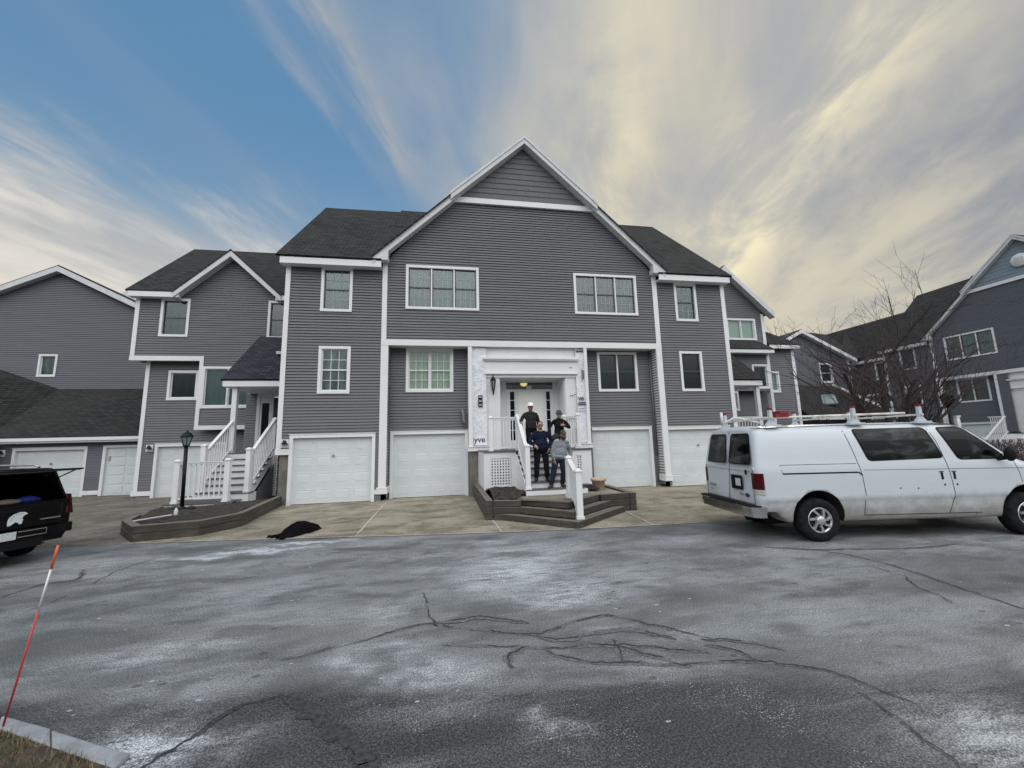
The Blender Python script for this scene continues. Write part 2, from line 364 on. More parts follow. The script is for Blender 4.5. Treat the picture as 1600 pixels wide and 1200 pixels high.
    v3 = t.new('ShaderNodeTexVoronoi'); t.put(v3.inputs['Vector'], t.scl(co, (1, 2.0, 1))); v3.inputs['Scale'].default_value = 4.2
    gr2 = t.m('LESS_THAN', v3.outputs['Distance'], t.mul(t.sst(t.noise(co, 2.7, 4), 0.44, 0.72), 0.13))
    c = t.mix(t.mul(t.m('MAXIMUM', gr, gr2), 0.62), c, (0.55, 0.58, 0.60))
    c = t.mix(0.9, c, t.mix(t.sst(grit, 0.3, 0.7), (0.35, 0.35, 0.35), (1.7, 1.7, 1.7)), 'MULTIPLY')
    c = t.mix(0.6, c, t.mix(t.sst(fine, 0.3, 0.7), (0.5, 0.5, 0.5), (1.5, 1.5, 1.5)), 'MULTIPLY')
    t.put(p.inputs['Base Color'], c); t.put(p.inputs['Roughness'], t.sst(k, 0.3, 0.7, 0.55, 0.8)); p.inputs['Specular IOR Level'].default_value = 0.35
    bp = t.new('ShaderNodeBump'); bp.inputs['Strength'].default_value = 0.45; bp.inputs['Distance'].default_value = 0.012
    t.put(bp.inputs['Height'], t.add(grit, t.mul(fine, 0.8))); t.l.new(bp.outputs[0], p.inputs['Normal']); MATS['asphalt'] = m
    # driveways
    for name, c0, c1, c2 in (('drive_concrete', (0.200, 0.176, 0.132), (0.35, 0.315, 0.248), (0.085, 0.073, 0.054)), ('drive_old', (0.120, 0.105, 0.088), (0.225, 0.200, 0.168), (0.065, 0.056, 0.047))):
        m = bpy.data.materials.new(name); m.use_nodes = True; t = NT(m.node_tree); p = t.n['Principled BSDF']; co = t.coord('Object')
        n = t.noise(co, 0.9, 8, 0.68, 0.5); f = t.noise(co, 48, 3, 0.75); v = t.new('ShaderNodeTexVoronoi'); t.put(v.inputs['Vector'], co); v.inputs['Scale'].default_value = 60
        c = t.mix(t.sst(n, 0.32, 0.66), c0, c1); n2 = t.noise(t.scl(co, (.8, 2.2, 1)), 1.2, 7, 0.7, .8)
        c = t.mix(t.sst(n2, 0.48, 0.68, 0, 0.8), c, c2)
        c = t.mix(0.6, c, t.mix(f, (0.3, 0.3, 0.3), (1.7, 1.7, 1.7)), 'MULTIPLY'); c = t.mix(0.35, c, v.outputs['Color'], 'OVERLAY')
        t.put(p.inputs['Base Color'], c); p.inputs['Roughness'].default_value = 0.85; p.inputs['Specular IOR Level'].default_value = 0.2
        bp = t.new('ShaderNodeBump'); bp.inputs['Strength'].default_value = 0.5; bp.inputs['Distance'].default_value = 0.012
        t.put(bp.inputs['Height'], f); t.l.new(bp.outputs[0], p.inputs['Normal']); MATS[name] = m
ground_mats()
mat('crack_tar', (0.052, 0.053, 0.054), 0.8, 0.45, 30, 0.5, 60, spec=0.2)
mat('crack_seal', (0.130, 0.135, 0.138), 0.8, 0.4, 25, 0.5, 60, spec=0.3)
mat('joint', (0.48, 0.46, 0.42), 0.8, 0.25, 6)
mat('curb_stone', (0.27, 0.285, 0.30), 0.8, 0.2, 6, 0.4, 60, dirt=(0.16, 0.16, 0.16), dscale=5)
mat('lawn_soil', (0.06, 0.048, 0.032), 0.95, 0.4, 12, 0.6, 40)
mat('grass_dry', (0.17, 0.125, 0.062), 0.9, 0.5, 3)
mat('grass_green', (0.05, 0.068, 0.025), 0.9, 0.4, 3)
mat('earth', (0.075, 0.072, 0.07), 0.95, 0.3, 0.5, 0.3, 8)
mat('skin_tan', (0.36, 0.20, 0.135), 0.5, 0.1, 14)
mat('skin_brown', (0.24, 0.125, 0.082), 0.5, 0.1, 14)
mat('hair_dark', (0.010, 0.008, 0.007), 0.7)
mat('shirt_charcoal', (0.030, 0.029, 0.031), 0.9, 0.25, 9, 0.5, 50, spec=0.1)
mat('shirt_navy', (0.010, 0.014, 0.030), 0.9, 0.3, 9, 0.5, 50, spec=0.1)
mat('shirt_black', (0.012, 0.013, 0.014), 0.9, 0.3, 9, 0.5, 50, spec=0.1)
mat('shirt_grey', (0.20, 0.215, 0.245), 0.9, 0.15, 9, 0.5, 50, spec=0.1)
mat('pants_black', (0.009, 0.009, 0.012), 0.9, 0.3, 9, 0.5, 50, spec=0.1)
mat('pants_grey', (0.036, 0.037, 0.040), 0.9, 0.2, 9, 0.5, 50, spec=0.1)
mat('denim', (0.016, 0.022, 0.036), 0.9, 0.35, 9, 0.5, 50, spec=0.1)
mat('boot_black', (0.010, 0.010, 0.010), 0.6)
mat('boot_brown', (0.060, 0.026, 0.018), 0.6)
mat('helmet_white', (0.80, 0.81, 0.82), 0.3)
mat('cap_camo', (0.060, 0.058, 0.050), 0.8, 0.7, 40)

# ------------------------------------------------------------------ mesh helpers
PIV = {}
SPLIT = set('corner_board fascia rake_board deck_skirt pilaster_board house_wrap concrete_base pilaster_base pilaster_siding soffit sidelight cable_stub conduit stair_riser stair_tread trim_board bay_wall porch_siding door_frame porch_fascia roof wall side_wall printed_stripes louvre door_trim gable_band door_handle rack_bow number_strip badge_strip bumper_step chrome_trim glass_frame hinge sash hall_wall decal_line exhaust axle roof_rail'.split())
SPLIT -= {'sash', 'wall', 'stair_riser', 'decal_line'}
def tag(o, label=None, cat=None, group=None, kind=None):
    if label: o['label'] = label
    if cat: o['category'] = cat
    if group: o['group'] = group
    if kind: o['kind'] = kind
    return o
def thing(name, label, cat, pivot=(0, 0, 0), loc=None, rz=0.0, group=None):
    o = bpy.data.objects.new(name, None); COL.objects.link(o); o.empty_display_size = 0.2
    o.location = loc if loc is not None else pivot; o.rotation_euler = (0, 0, rz)
    PIV[o.name] = Vector(pivot)
    return tag(o, label, cat, group)
def root_pivot(o):
    while o.parent: o = o.parent
    return PIV.get(o.name, Vector((0, 0, 0)))
class MB:
    def __init__(self): self.v = []; self.f = []; self.m = []; self.uv = {}; self.s = []
    def pt(self, p): self.v.append(Vector(p)); return len(self.v) - 1
    def face(self, pts, m=0, uv=None, smooth=False):
        idx = [self.pt(p) for p in pts]
        if uv: self.uv[len(self.f)] = uv
        self.f.append(idx); self.m.append(m); self.s.append(smooth)
    def box(self, x0, x1, y0, y1, z0, z1, m=0):
        self.hexa([(x0, y0, z0), (x1, y0, z0), (x1, y1, z0), (x0, y1, z0), (x0, y0, z1), (x1, y0, z1), (x1, y1, z1), (x0, y1, z1)], m)
    def hexa(self, p, m=0):
        i = [self.pt(q) for q in p]
        for q in ((3, 2, 1, 0), (4, 5, 6, 7), (0, 1, 5, 4), (1, 2, 6, 5), (2, 3, 7, 6), (3, 0, 4, 7)):
            self.f.append([i[k] for k in q]); self.m.append(m); self.s.append(False)
    def fbox(self, F, s0, s1, z0, z1, d0, d1, m=0):
        self.hexa([F(s0, z0, d1), F(s1, z0, d1), F(s1, z0, d0), F(s0, z0, d0), F(s0, z1, d1), F(s1, z1, d1), F(s1, z1, d0), F(s0, z1, d0)], m)
    def prism(self, poly, vec, m=0, smooth=False):
        n = len(poly); vec = Vector(vec)
        a = [self.pt(p) for p in poly]; b = [self.pt(Vector(p) + vec) for p in poly]
        self.f.append(a[::-1]); self.f.append(b); self.m += [m, m]; self.s += [False, False]
        for i in range(n):
            j = (i + 1) % n; self.f.append([a[i], a[j], b[j], b[i]]); self.m.append(m); self.s.append(smooth)
    def bar(self, p, q, wx, wz, m=0, up=(0, 0, 1)):
        p = Vector(p); q = Vector(q); d = (q - p).normalized(); up = Vector(up)
        sx = d.cross(up)
        if sx.length < 1e-4: sx = d.cross(Vector((0, 1, 0)))
        sx = sx.normalized() * (wx / 2); sz = sx.cross(d).normalized() * (wz / 2)
        self.hexa([p - sx - sz, p + sx - sz, q + sx - sz, q - sx - sz, p - sx + sz, p + sx + sz, q + sx + sz, q - sx + sz], m)
    def tube(self, pts, radii, n=8, m=0, cap=True):
        pts = [Vector(p) for p in pts]
        if not hasattr(radii, '__len__'): radii = [radii] * len(pts)
        prev = None; ref = None
        for i, p in enumerate(pts):
            d = (pts[min(i + 1, len(pts) - 1)] - pts[max(i - 1, 0)])
            d = d.normalized() if d.length > 1e-9 else Vector((0, 0, 1))
            if ref is None: ref = d.orthogonal().normalized()
            ref = (ref - d * ref.dot(d)); ref = ref.normalized() if ref.length > 1e-6 else d.orthogonal().normalized()
            bi = d.cross(ref)
            ring = [self.pt(p + (ref * math.cos(2 * math.pi * k / n) + bi * math.sin(2 * math.pi * k / n)) * radii[i]) for k in range(n)]
            if prev:
                for k in range(n):
                    self.f.append([prev[k], prev[(k + 1) % n], ring[(k + 1) % n], ring[k]]); self.m.append(m); self.s.append(True)
            elif cap: self.f.append(ring[::-1]); self.m.append(m); self.s.append(False)
            prev = ring
        if cap: self.f.append(prev); self.m.append(m); self.s.append(False)
    def lathe(self, prof, c=(0, 0, 0), n=20, m=0, axis='z', sx=1, sy=1):
        c = Vector(c); prev = None
        for r, h in prof:
            ring = []
            for k in range(n):
                q = 2 * math.pi * k / n; ca, sa = r * math.cos(q) * sx, r * math.sin(q) * sy
                o = Vector((ca, sa, h)) if axis == 'z' else (Vector((ca, h, sa)) if axis == 'y' else Vector((h, ca, sa)))
                ring.append(self.pt(c + o))
            if prev:
                for k in range(n):
                    self.f.append([prev[k], prev[(k + 1) % n], ring[(k + 1) % n], ring[k]]); self.m.append(m); self.s.append(True)
            prev = ring
    def ball(self, c, r, n=10, m=0):
        rx, ry, rz = r if hasattr(r, '__len__') else (r, r, r)
        self.lathe([(max(1e-4, math.cos(t)), math.sin(t) * rz) for t in [(-.5 + k / n) * math.pi for k in range(n + 1)]], c, n * 2, m, sx=rx, sy=ry)
    def clusters(self, tol=0.03):
        par = list(range(len(self.v)))
        def fd(i):
            while par[i] != i: par[i] = par[par[i]]; i = par[i]
            return i
        for f in self.f:
            for k in f[1:]: par[fd(k)] = fd(f[0])
        grp = {}
        for i, f in enumerate(self.f): grp.setdefault(fd(f[0]), []).append(i)
        gs = []
        for fs in grp.values():
            vs = [self.v[k] for i in fs for k in self.f[i]]
            gs.append([fs, [min(q[c] for q in vs) - tol for c in range(3)], [max(q[c] for q in vs) + tol for c in range(3)]])
        ch = True
        while ch:
            ch = False
            for i in range(len(gs)):
                for j in range(len(gs) - 1, i, -1):
                    A, B = gs[i], gs[j]
                    if all(A[1][c] <= B[2][c] and B[1][c] <= A[2][c] for c in range(3)):
                        A[0] = A[0] + B[0]; A[1] = [min(x, y) for x, y in zip(A[1], B[1])]; A[2] = [max(x, y) for x, y in zip(A[2], B[2])]; gs.pop(j); ch = True
        return [sorted(g[0]) for g in gs]
    def build(self, name, mats, parent=None, smooth=None, bevel=0.0, weld=False):
        if parent is not None and name in SPLIT:
            cl = self.clusters()
            if len(cl) > 1:
                first = None
                for fs in cl:
                    q = MB(); mp = {}
                    for i in fs:
                        idx = []
                        for k in self.f[i]:
                            if k not in mp: mp[k] = q.pt(self.v[k])
                            idx.append(mp[k])
                        if i in self.uv: q.uv[len(q.f)] = self.uv[i]
                        q.f.append(idx); q.m.append(self.m[i]); q.s.append(self.s[i])
                    o = q.build1(name, mats, parent, smooth, bevel, weld); first = first or o
                return first
        return self.build1(name, mats, parent, smooth, bevel, weld)
    def build1(self, name, mats, parent=None, smooth=None, bevel=0.0, weld=False):
        me = bpy.data.meshes.new(name)
        pv = root_pivot(parent) if parent else Vector((0, 0, 0))
        me.from_pydata([p - pv for p in self.v], [], self.f)
        for mm in (mats if isinstance(mats, (list, tuple)) else [mats]): me.materials.append(MATS[mm])
        me.polygons.foreach_set('material_index', self.m)
        me.polygons.foreach_set('use_smooth', self.s if smooth is None else [smooth] * len(self.f))
        if self.uv:
            ul = me.uv_layers.new(name='uv')
            for fi, uvs in self.uv.items():
                for k, li in enumerate(me.polygons[fi].loop_indices): ul.data[li].uv = uvs[k]
        bm = bmesh.new(); bm.from_mesh(me)
        if weld: bmesh.ops.remove_doubles(bm, verts=bm.verts, dist=1e-4)
        bmesh.ops.recalc_face_normals(bm, faces=bm.faces); bm.to_mesh(me); bm.free()
        o = bpy.data.objects.new(name, me); COL.objects.link(o)
        if parent: o.parent = parent
        if bevel:
            b = o.modifiers.new('bevel', 'BEVEL'); b.width = bevel; b.segments = 2; b.limit_method = 'ANGLE'
        return o

def clip(poly, nx, nz, c):   # keep nx*s+nz*z <= c
    out = []
    for i in range(len(poly)):
        p, q = poly[i], poly[(i + 1) % len(poly)]
        dp = nx * p[0] + nz * p[1] - c; dq = nx * q[0] + nz * q[1] - c
        if dp <= 0: out.append(p)
        if (dp < 0 < dq) or (dq < 0 < dp):
            t = dp / (dp - dq); out.append((p[0] + t * (q[0] - p[0]), p[1] + t * (q[1] - p[1])))
    return out
def siding(mb, F, poly, holes=(), ex=0.105, lip=0.034, m=0):
    z0 = min(p[1] for p in poly); z1 = max(p[1] for p in poly)
    cuts = sorted({round(z, 4) for h in holes for z in (h[2], h[3])})
    k = math.floor(z0 / ex + 1e-6)
    while k * ex < z1 - 1e-6:
        b0, b1 = k * ex, (k + 1) * ex; k += 1
        lv = sorted({b0, b1, *[c for c in cuts if b0 < c < b1]})
        for l0, l1 in zip(lv, lv[1:]):
            band = clip(clip(poly, 0, 1, l1), 0, -1, -l0)
            if len(band) < 3: continue
            pcs = [band]
            for h in holes:
                if h[2] <= l0 + 1e-6 and h[3] >= l1 - 1e-6:
                    nx = []
                    for pc in pcs:
                        for q in (clip(pc, 1, 0, h[0]), clip(pc, -1, 0, -h[1])):
                            if len(q) >= 3: nx.append(q)
                    pcs = nx
            for pc in pcs:
                mb.face([F(s, z, lip * (b1 - z) / ex) for s, z in pc], m)
                if abs(l0 - b0) < 1e-6:
                    lo = [p for p in pc if abs(p[1] - b0) < 1e-5]
                    if len(lo) >= 2:
                        sa, sb = min(p[0] for p in lo), max(p[0] for p in lo)
                        mb.face([F(sa, b0, lip), F(sb, b0, lip), F(sb, b0, 0), F(sa, b0, 0)], m)
def FY(Yp): return lambda s, z, d: (s, Yp - d, z)
def FX(Xp, sg=1): return lambda s, z, d: (Xp - d * sg, s, z)

def roof(mb, pts, th=0.07, m=0, udir=None):
    p = [Vector(q) for q in pts]
    u = (Vector(udir) if udir else (p[1] - p[0])).normalized(); nrm = (p[1] - p[0]).cross(p[2] - p[0]).normalized()
    if nrm.z < 0: nrm = -nrm
    vv = nrm.cross(u)
    uv = [(q.dot(u), q.dot(vv)) for q in p]
    mb.face(p, m, uv)
    lo = [q - nrm * th for q in p]
    mb.face(lo[::-1], m, uv[::-1])
    for i in range(len(p)):
        j = (i + 1) % len(p); mb.face([p[i], lo[i], lo[j], p[j]], m, [uv[i], uv[i], uv[j], uv[j]])

def window(T, F, s0, s1, z0, z1, cols=1, cur='drape_dark', gl='glass_clear', sash='sash_dark', grid=None, grid_mat='muntin_dim', casing=0.10, hung=True, curs=None, grids=None, label=None):
    """casing (part) > sash, pane, curtain; s0..s1,z0..z1 are the casing's outer bounds"""
    c = MB(); k = casing
    c.fbox(F, s0, s0 + k, z0 + k, z1 - k, -0.10, 0.045); c.fbox(F, s1 - k, s1, z0 + k, z1 - k, -0.10, 0.045)
    c.fbox(F, s0, s1, z1 - k, z1, -0.10, 0.048); c.fbox(F, s0, s1, z0, z0 + k, -0.10, 0.055)
    i0, i1, j0, j1 = s0 + k, s1 - k, z0 + k, z1 - k
    wd = (i1 - i0) / cols; mul = 0.05
    for q in range(1, cols): c.fbox(F, i0 + q * wd - mul / 2, i0 + q * wd + mul / 2, j0, j1, -0.08, 0.02)
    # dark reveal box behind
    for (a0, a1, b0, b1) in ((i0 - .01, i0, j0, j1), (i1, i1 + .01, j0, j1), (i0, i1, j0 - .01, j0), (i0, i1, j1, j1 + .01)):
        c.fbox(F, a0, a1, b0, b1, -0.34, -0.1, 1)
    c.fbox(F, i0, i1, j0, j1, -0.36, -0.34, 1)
    w_ = c.build('window', ['trim', 'dark_void'], T)
    if label: w_['label'] = label
    sm = MB(); pm = MB(); cm = []
    for q in range(cols):
        a0 = i0 + q * wd + (mul / 2 if q else 0); a1 = i0 + (q + 1) * wd - (mul / 2 if q < cols - 1 else 0)
        st = 0.035
        for (x0, x1, y0, y1) in ((a0, a0 + st, j0, j1), (a1 - st, a1, j0, j1), (a0 + st, a1 - st, j1 - st, j1), (a0 + st, a1 - st, j0, j0 + st * 1.3)):
            sm.fbox(F, x0, x1, y0, y1, -0.075, -0.03)
        mid = (j0 + j1) / 2
        if hung: sm.fbox(F, a0 + st, a1 - st, mid - 0.022, mid + 0.022, -0.08, -0.022)
        g = grids[q] if grids else grid
        if g:
            nx, nz = g
            for hh in ((j0 + st, mid - .02), (mid + .02, j1 - st)):
                for i in range(1, nx):
                    xx = a0 + st + (a1 - a0 - 2 * st) * i / nx; sm.fbox(F, xx - .009, xx + .009, hh[0], hh[1], -0.062, -0.046, 1)
                for i in range(1, nz):
                    zz = hh[0] + (hh[1] - hh[0]) * i / nz; sm.fbox(F, a0 + st, a1 - st, zz - .009, zz + .009, -0.060, -0.044, 1)
        pm.fbox(F, a0 + st, a1 - st, j0 + st, j1 - st, -0.058, -0.053)
        cn = MB(); nseg = 12
        for i in range(nseg):
            t0, t1 = i / nseg, (i + 1) / nseg
            x0, x1 = a0 + (a1 - a0) * t0, a0 + (a1 - a0) * t1
            d0, d1 = -0.105 + 0.012 * math.sin(i * 2.1), -0.105 + 0.012 * math.sin((i + 1) * 2.1)
            cn.face([F(x0, j0, d0), F(x1, j0, d1), F(x1, j1, d1), F(x0, j1, d0)], 0)
        cn.build('curtain', curs[q] if curs else cur, w_)
    sm.build('sash', [sash, grid_mat], w_); pm.build('pane', gl, w_)
    return w_

def garage(T, F, s0, s1, z1, z0=0.0, tr=0.11, handle=True, cols=4, rows=4, trim_sides=(1, 1)):
    """outer trim bounds; the door sits recessed inside"""
    t = MB()
    if trim_sides[0]: t.fbox(F, s0, s0 + tr, z0, z1 - tr, -0.14, 0.042)
    if trim_sides[1]: t.fbox(F, s1 - tr, s1, z0, z1 - tr, -0.14, 0.042)
    t.fbox(F, s0, s1, z1 - tr, z1, -0.14, 0.046)
    t.fbox(F, s0 - .02, s1 + .02, z1, z1 + .025, -0.02, 0.06)
    t.build('door_trim', 'trim', T)
    d = MB(); a0, a1, b0, b1 = s0 + tr * trim_sides[0], s1 - tr * trim_sides[1], z0 + 0.015, z1 - tr
    d.fbox(F, a0, a1, b0, b1, -0.16, -0.10)
    sh = (b1 - b0) / rows; pw = (a1 - a0 - .06) / cols
    for r in range(rows):
        zz = b0 + r * sh
        d.fbox(F, a0, a1, zz + .006, zz + sh - .006, -0.10, -0.092)
        for q in range(cols):
            x0 = a0 + .03 + q * pw + .06; x1 = a0 + .03 + (q + 1) * pw - .06; y0, y1 = zz + .11, zz + sh - .10
            o = [F(x0, y0, -.092), F(x1, y0, -.092), F(x1, y1, -.092), F(x0, y1, -.092)]
            e = .022; g = [F(x0 + e, y0 + e, -.100), F(x1 - e, y0 + e, -.100), F(x1 - e, y1 - e, -.100), F(x0 + e, y1 - e, -.100)]
            e2 = .05; h = [F(x0 + e2, y0 + e2, -.086), F(x1 - e2, y0 + e2, -.086), F(x1 - e2, y1 - e2, -.086), F(x0 + e2, y1 - e2, -.086)]
            # raised panel standing proud with a sunk groove
            for A, B in ((o, g), (g, h)):
                for i in range(4):
                    j = (i + 1) % 4; d.face([A[i], A[j], B[j], B[i]])
            d.face(h)
            # frame lip that makes the groove readable
            for (l0, l1, m0, m1) in ((x0 - .012, x1 + .012, y1, y1 + .012), (x0 - .012, x1 + .012, y0 - .012, y0), (x0 - .012, x0, y0, y1), (x1, x1 + .012, y0, y1)):
                d.fbox(F, l0, l1, m0, m1, -.092, -.086)
    dd = d.build('garage_door', 'door_white', T)
    if handle:
        h = MB(); cx = (a0 + a1) / 2; zz = b0 + sh * 2.86
        h.fbox(F, cx - .015, cx + .015, zz - .05, zz + .05, -.09, -.06); h.fbox(F, cx - .05, cx + .05, zz - .012, zz + .012, -.06, -.04)
        h.build('handle', 'steel', dd)
    th = MB(); th.fbox(F, a0, a1, z0 - .02, z0 + .015, -.16, -.08); th.build('threshold', 'rubber', T)

def railing(T, p, q, h=0.92, low=0.1, n=8, posts=(), parent_name='railing', bal=0.032):
    """sloped or level rail between p and q (foot points)"""
    p = Vector(p); q = Vector(q); up = Vector((0, 0, 1)); r = MB()
    r.bar(p + up * h, q + up * h, 0.07, 0.055); r.bar(p + up * (h + .032), q + up * (h + .032), 0.10, 0.03)
    r.bar(p + up * low, q + up * low, 0.06, 0.05)
    for i in range(1, n):
        c = p.lerp(q, i / n); r.bar(c + up * low, c + up * h, bal, bal, up=(0, 1, 0))
    return r.build(parent_name, 'trim', T)
def newel(T, x, y, z0, z1, w=0.12):
    r = MB(); r.box(x - w / 2, x + w / 2, y - w / 2, y + w / 2, z0, z1 - .05)
    r.box(x - w / 2 - .02, x + w / 2 + .02, y - w / 2 - .02, y + w / 2 + .02, z1 - .05, z1 - .02)
    a, b = w / 2 + .01, .03
    r.hexa([(x - a, y - a, z1 - .02), (x + a, y - a, z1 - .02), (x + a, y + a, z1 - .02), (x - a, y + a, z1 - .02), (x - b, y - b, z1 + .02), (x + b, y - b, z1 + .02), (x + b, y + b, z1 + .02), (x - b, y + b, z1 + .02)])
    r.box(x - w / 2 - .018, x + w / 2 + .018, y - w / 2 - .018, y + w / 2 + .018, z0, z0 + .06)
    return r.build('newel_post', 'trim', T)
def lattice(mb, F, s0, s1, z0, z1, step=.09, bar=.045, d=0.0, m=0):
    s = s0
    while s < s1 - .01: mb.fbox(F, s, min(s + bar, s1), z0, z1, d - .012, d, m); s += step
    z = z0
    while z < z1 - .01: mb.fbox(F, s0, s1, z, min(z + bar, z1), d - .02, d - .008, m); z += step
def text_part(name, body, F3, size, matname, parent, ext=0.002, bold=0.012):
    cu = bpy.data.curves.new(name, 'FONT'); cu.body = body; cu.size = size; cu.extrude = ext; cu.offset = bold * size
    tmp = bpy.data.objects.new('tmp', cu); COL.objects.link(tmp); dg = bpy.context.evaluated_depsgraph_get()
    me = bpy.data.meshes.new_from_object(tmp.evaluated_get(dg)); COL.objects.unlink(tmp); bpy.data.objects.remove(tmp)
    pv = root_pivot(parent)
    for vv in me.vertices: vv.co = Vector(F3(vv.co.x, vv.co.y, vv.co.z)) - pv
    me.materials.clear(); me.materials.append(MATS[matname]); me.name = name
    o = bpy.data.objects.new(name, me); COL.objects.link(o); o.parent = parent
    return o
# ================================================================== ground, road, driveways
def sheet(name, poly, z, matname, label=None):
    m = MB(); m.face([(x, y, z) for x, y in poly]); o = m.build(name, matname); tag(o, label, kind='structure')
    bm = bmesh.new(); bm.from_mesh(o.data)
    for f in bm.faces:
        if f.normal.z < 0: f.normal_flip()
    bm.to_mesh(o.data); bm.free(); return o
sheet('ground', [(-600, -600), (600, -600), (600, 600), (-600, 600)], -0.02, 'earth', 'bare earth around the buildings')
edge = [(-45, 10.6), (-20, 10.05), (-8.8, 9.88), (-6.7, 9.9), (-4.6, 9.62), (-1.87, 9.17), (0, 8.88), (2.76, 8.56), (6.05, 8.4), (12, 8.1), (60, 7.8)]
sheet('road', [(-60, -40), (60, -40), (60, 7.8), (60, 60), (20, 60), (20, 8.0)] + [e for e in reversed(edge) if e[0] < 15] + [(-60, 11)], 0.0, 'asphalt', 'salt dusted grey asphalt road')
sheet('driveway', [(-6.7, 9.9), (-4.6, 9.62), (-1.87, 9.17), (0, 8.88), (2.76, 8.56), (6.05, 8.4), (12, 8.1), (20, 8.0), (20, 15.4), (-6.3, 15.4)], 0.004, 'drive_concrete', 'tan exposed aggregate driveways')
sheet('parking_court', [(-45, 10.6), (-20, 10.05), (-8.8, 9.88), (-6.7, 9.9), (-6.3, 15.4), (-5.4, 15.4), (-5.4, 22), (-45, 24)], 0.002, 'drive_old', 'brown grey worn paving before the left garages')
def ribbon(mb, pts, w0, w1, z, seed=0, wob=0.03, sub=10, m=0, gap=0):
    """a thin irregular strip lying on the ground along a smoothed line"""
    P = []; n0 = len(pts); Q = [Vector(q) for q in pts]
    for i in range(n0 - 1):
        a, b, c, d = Q[max(0, i - 1)], Q[i], Q[i + 1], Q[min(n0 - 1, i + 2)]
        for k in range(sub):
            t = k / sub; P.append(.5 * ((2 * b) + (c - a) * t + (2 * a - 5 * b + 4 * c - d) * t * t + (3 * b - a - 3 * c + d) * t ** 3))
    P.append(Q[-1]); n = len(P)
    def nz(i, f, s): return mnoise.noise(Vector((P[i].x * f + seed * 7.3, P[i].y * f, s)))
    O = [p + Vector((nz(i, 5, 1) + .7 * nz(i, 16, 2) + .35 * nz(i, 40, 8), nz(i, 5, 3) + .7 * nz(i, 16, 4) + .35 * nz(i, 40, 9))) * wob for i, p in enumerate(P)]
    L = []
    for i, p in enumerate(O):
        d = O[min(i + 1, n - 1)] - O[max(i - 1, 0)]; d = d.normalized() if d.length > 0 else Vector((1, 0)); nr = Vector((-d.y, d.x))
        t = i / (n - 1); e = min(1, 6 * min(t, 1 - t) + .12)
        ww = (w0 + (w1 - w0) * t) * (1 + .8 * nz(i, 9, 6)) * e / 2
        L.append((p + nr * ww, p - nr * ww))
    for (a, b), (c, d) in zip(L, L[1:]):
        if gap and mnoise.noise(Vector((a.x * 2.6, a.y * 2.6, seed * 3.1))) > gap: continue
        mb.face([(a.x, a.y, z), (c.x, c.y, z), (d.x, d.y, z), (b.x, b.y, z)], m)
cr = MB()
CR = [([(-1.03,4.35),(-0.79,4.46),(-0.50,4.60),(-0.17,4.68),(0.09,4.54),(0.41,4.40),(0.78,4.24),(1.05,4.25),(1.38,4.40),(1.75,4.43),(2.02,4.22),(2.30,3.97),(2.54,3.71)], .025, .045),
([(-0.04,4.19),(0.38,4.07),(0.91,3.93),(1.20,3.89),(1.72,3.78),(2.09,3.63),(2.32,3.51)], .03, .05),
([(-0.30,5.65),(-0.21,5.11),(-0.15,4.75),(-0.08,4.55)], .012, .035),
([(0.88,3.96),(0.98,3.77),(1.23,3.61),(1.54,3.52),(1.95,3.40),(2.18,3.39),(2.60,3.31),(2.95,3.15),(3.12,2.98),(3.3,2.6)], .05, .025),
([(1.35,3.94),(1.61,3.80),(1.77,3.63),(1.96,3.42)], .05, .05),
([(2.35,3.64),(2.57,3.50),(2.63,3.30)], .04, .03), ([(1.57,3.93),(1.56,3.75),(1.48,3.50)], .05, .05), ([(0.56,3.65),(0.55,3.81),(0.63,3.92),(0.76,3.98)], .05, .05),
([(6.13,5.89),(6.33,5.54),(6.37,5.04),(6.28,4.51),(6.20,4.08),(6.10,3.59)], .05, .04), ([(6.55,5.94),(7.54,5.71),(8.60,5.71)], .07, .04), ([(6.04,5.12),(6.03,4.70),(5.80,4.39),(5.62,3.83)], .03, .03),
([(-5.23,6.01),(-5.05,6.25),(-5.09,6.93),(-5.25,7.85),(-5.07,8.64)], .025, .03), ([(-5.93,6.77),(-5.90,7.26),(-5.57,7.46),(-5.92,8.02)], .03, .05), ([(-6.6,6.4),(-5.9,6.75),(-5.1,7.3)], .03, .02),
([(-1.92,2.95),(-1.72,3.27),(-1.61,3.46),(-1.47,3.61),(-1.29,3.69)], .012, .03), ([(-1.29,3.69),(-1.01,3.44),(-0.76,3.19),(-0.55,2.97),(-0.46,2.80),(-.5,2.5)], .05, .07),
([(3.03,2.85),(3.00,2.60),(2.98,2.36),(2.91,2.12)], .015, .02), ([(-0.04,4.65),(0.37,4.71),(0.89,4.43)], .09, .05), ([(0.78,4.24),(1.12,4.03),(1.47,4.09),(1.87,4.07),(2.19,3.79)], .06, .05),
([(2.4,3.75),(2.8,3.6),(3.0,3.4)], .04, .02), ([(5.4,6.4),(6.1,6.0),(6.55,5.94)], .05, .05), ([(-1.5,4.2),(-1.03,4.35)], .01, .02)]
for i, (p, w0, w1) in enumerate(CR):
    if i in (14, 15):
        ribbon(cr, p, w0 * 2.2, w1 * 1.5, 0.0030 + 0.0002 * i, i, .03); continue
    if max(w0, w1) > .035: ribbon(cr, p, w0 * 1.5, w1 * 1.5, 0.0030 + 0.0002 * i, i, .02, m=1)
    ribbon(cr, p, min(w0, .011), min(w1, .013), 0.0085 + 0.0002 * i, i, .034, 16, 0, .22)
tag(cr.build('road_cracks', ['crack_tar', 'crack_seal']), 'dark cracks wandering across the asphalt', kind='structure')
jt = MB()
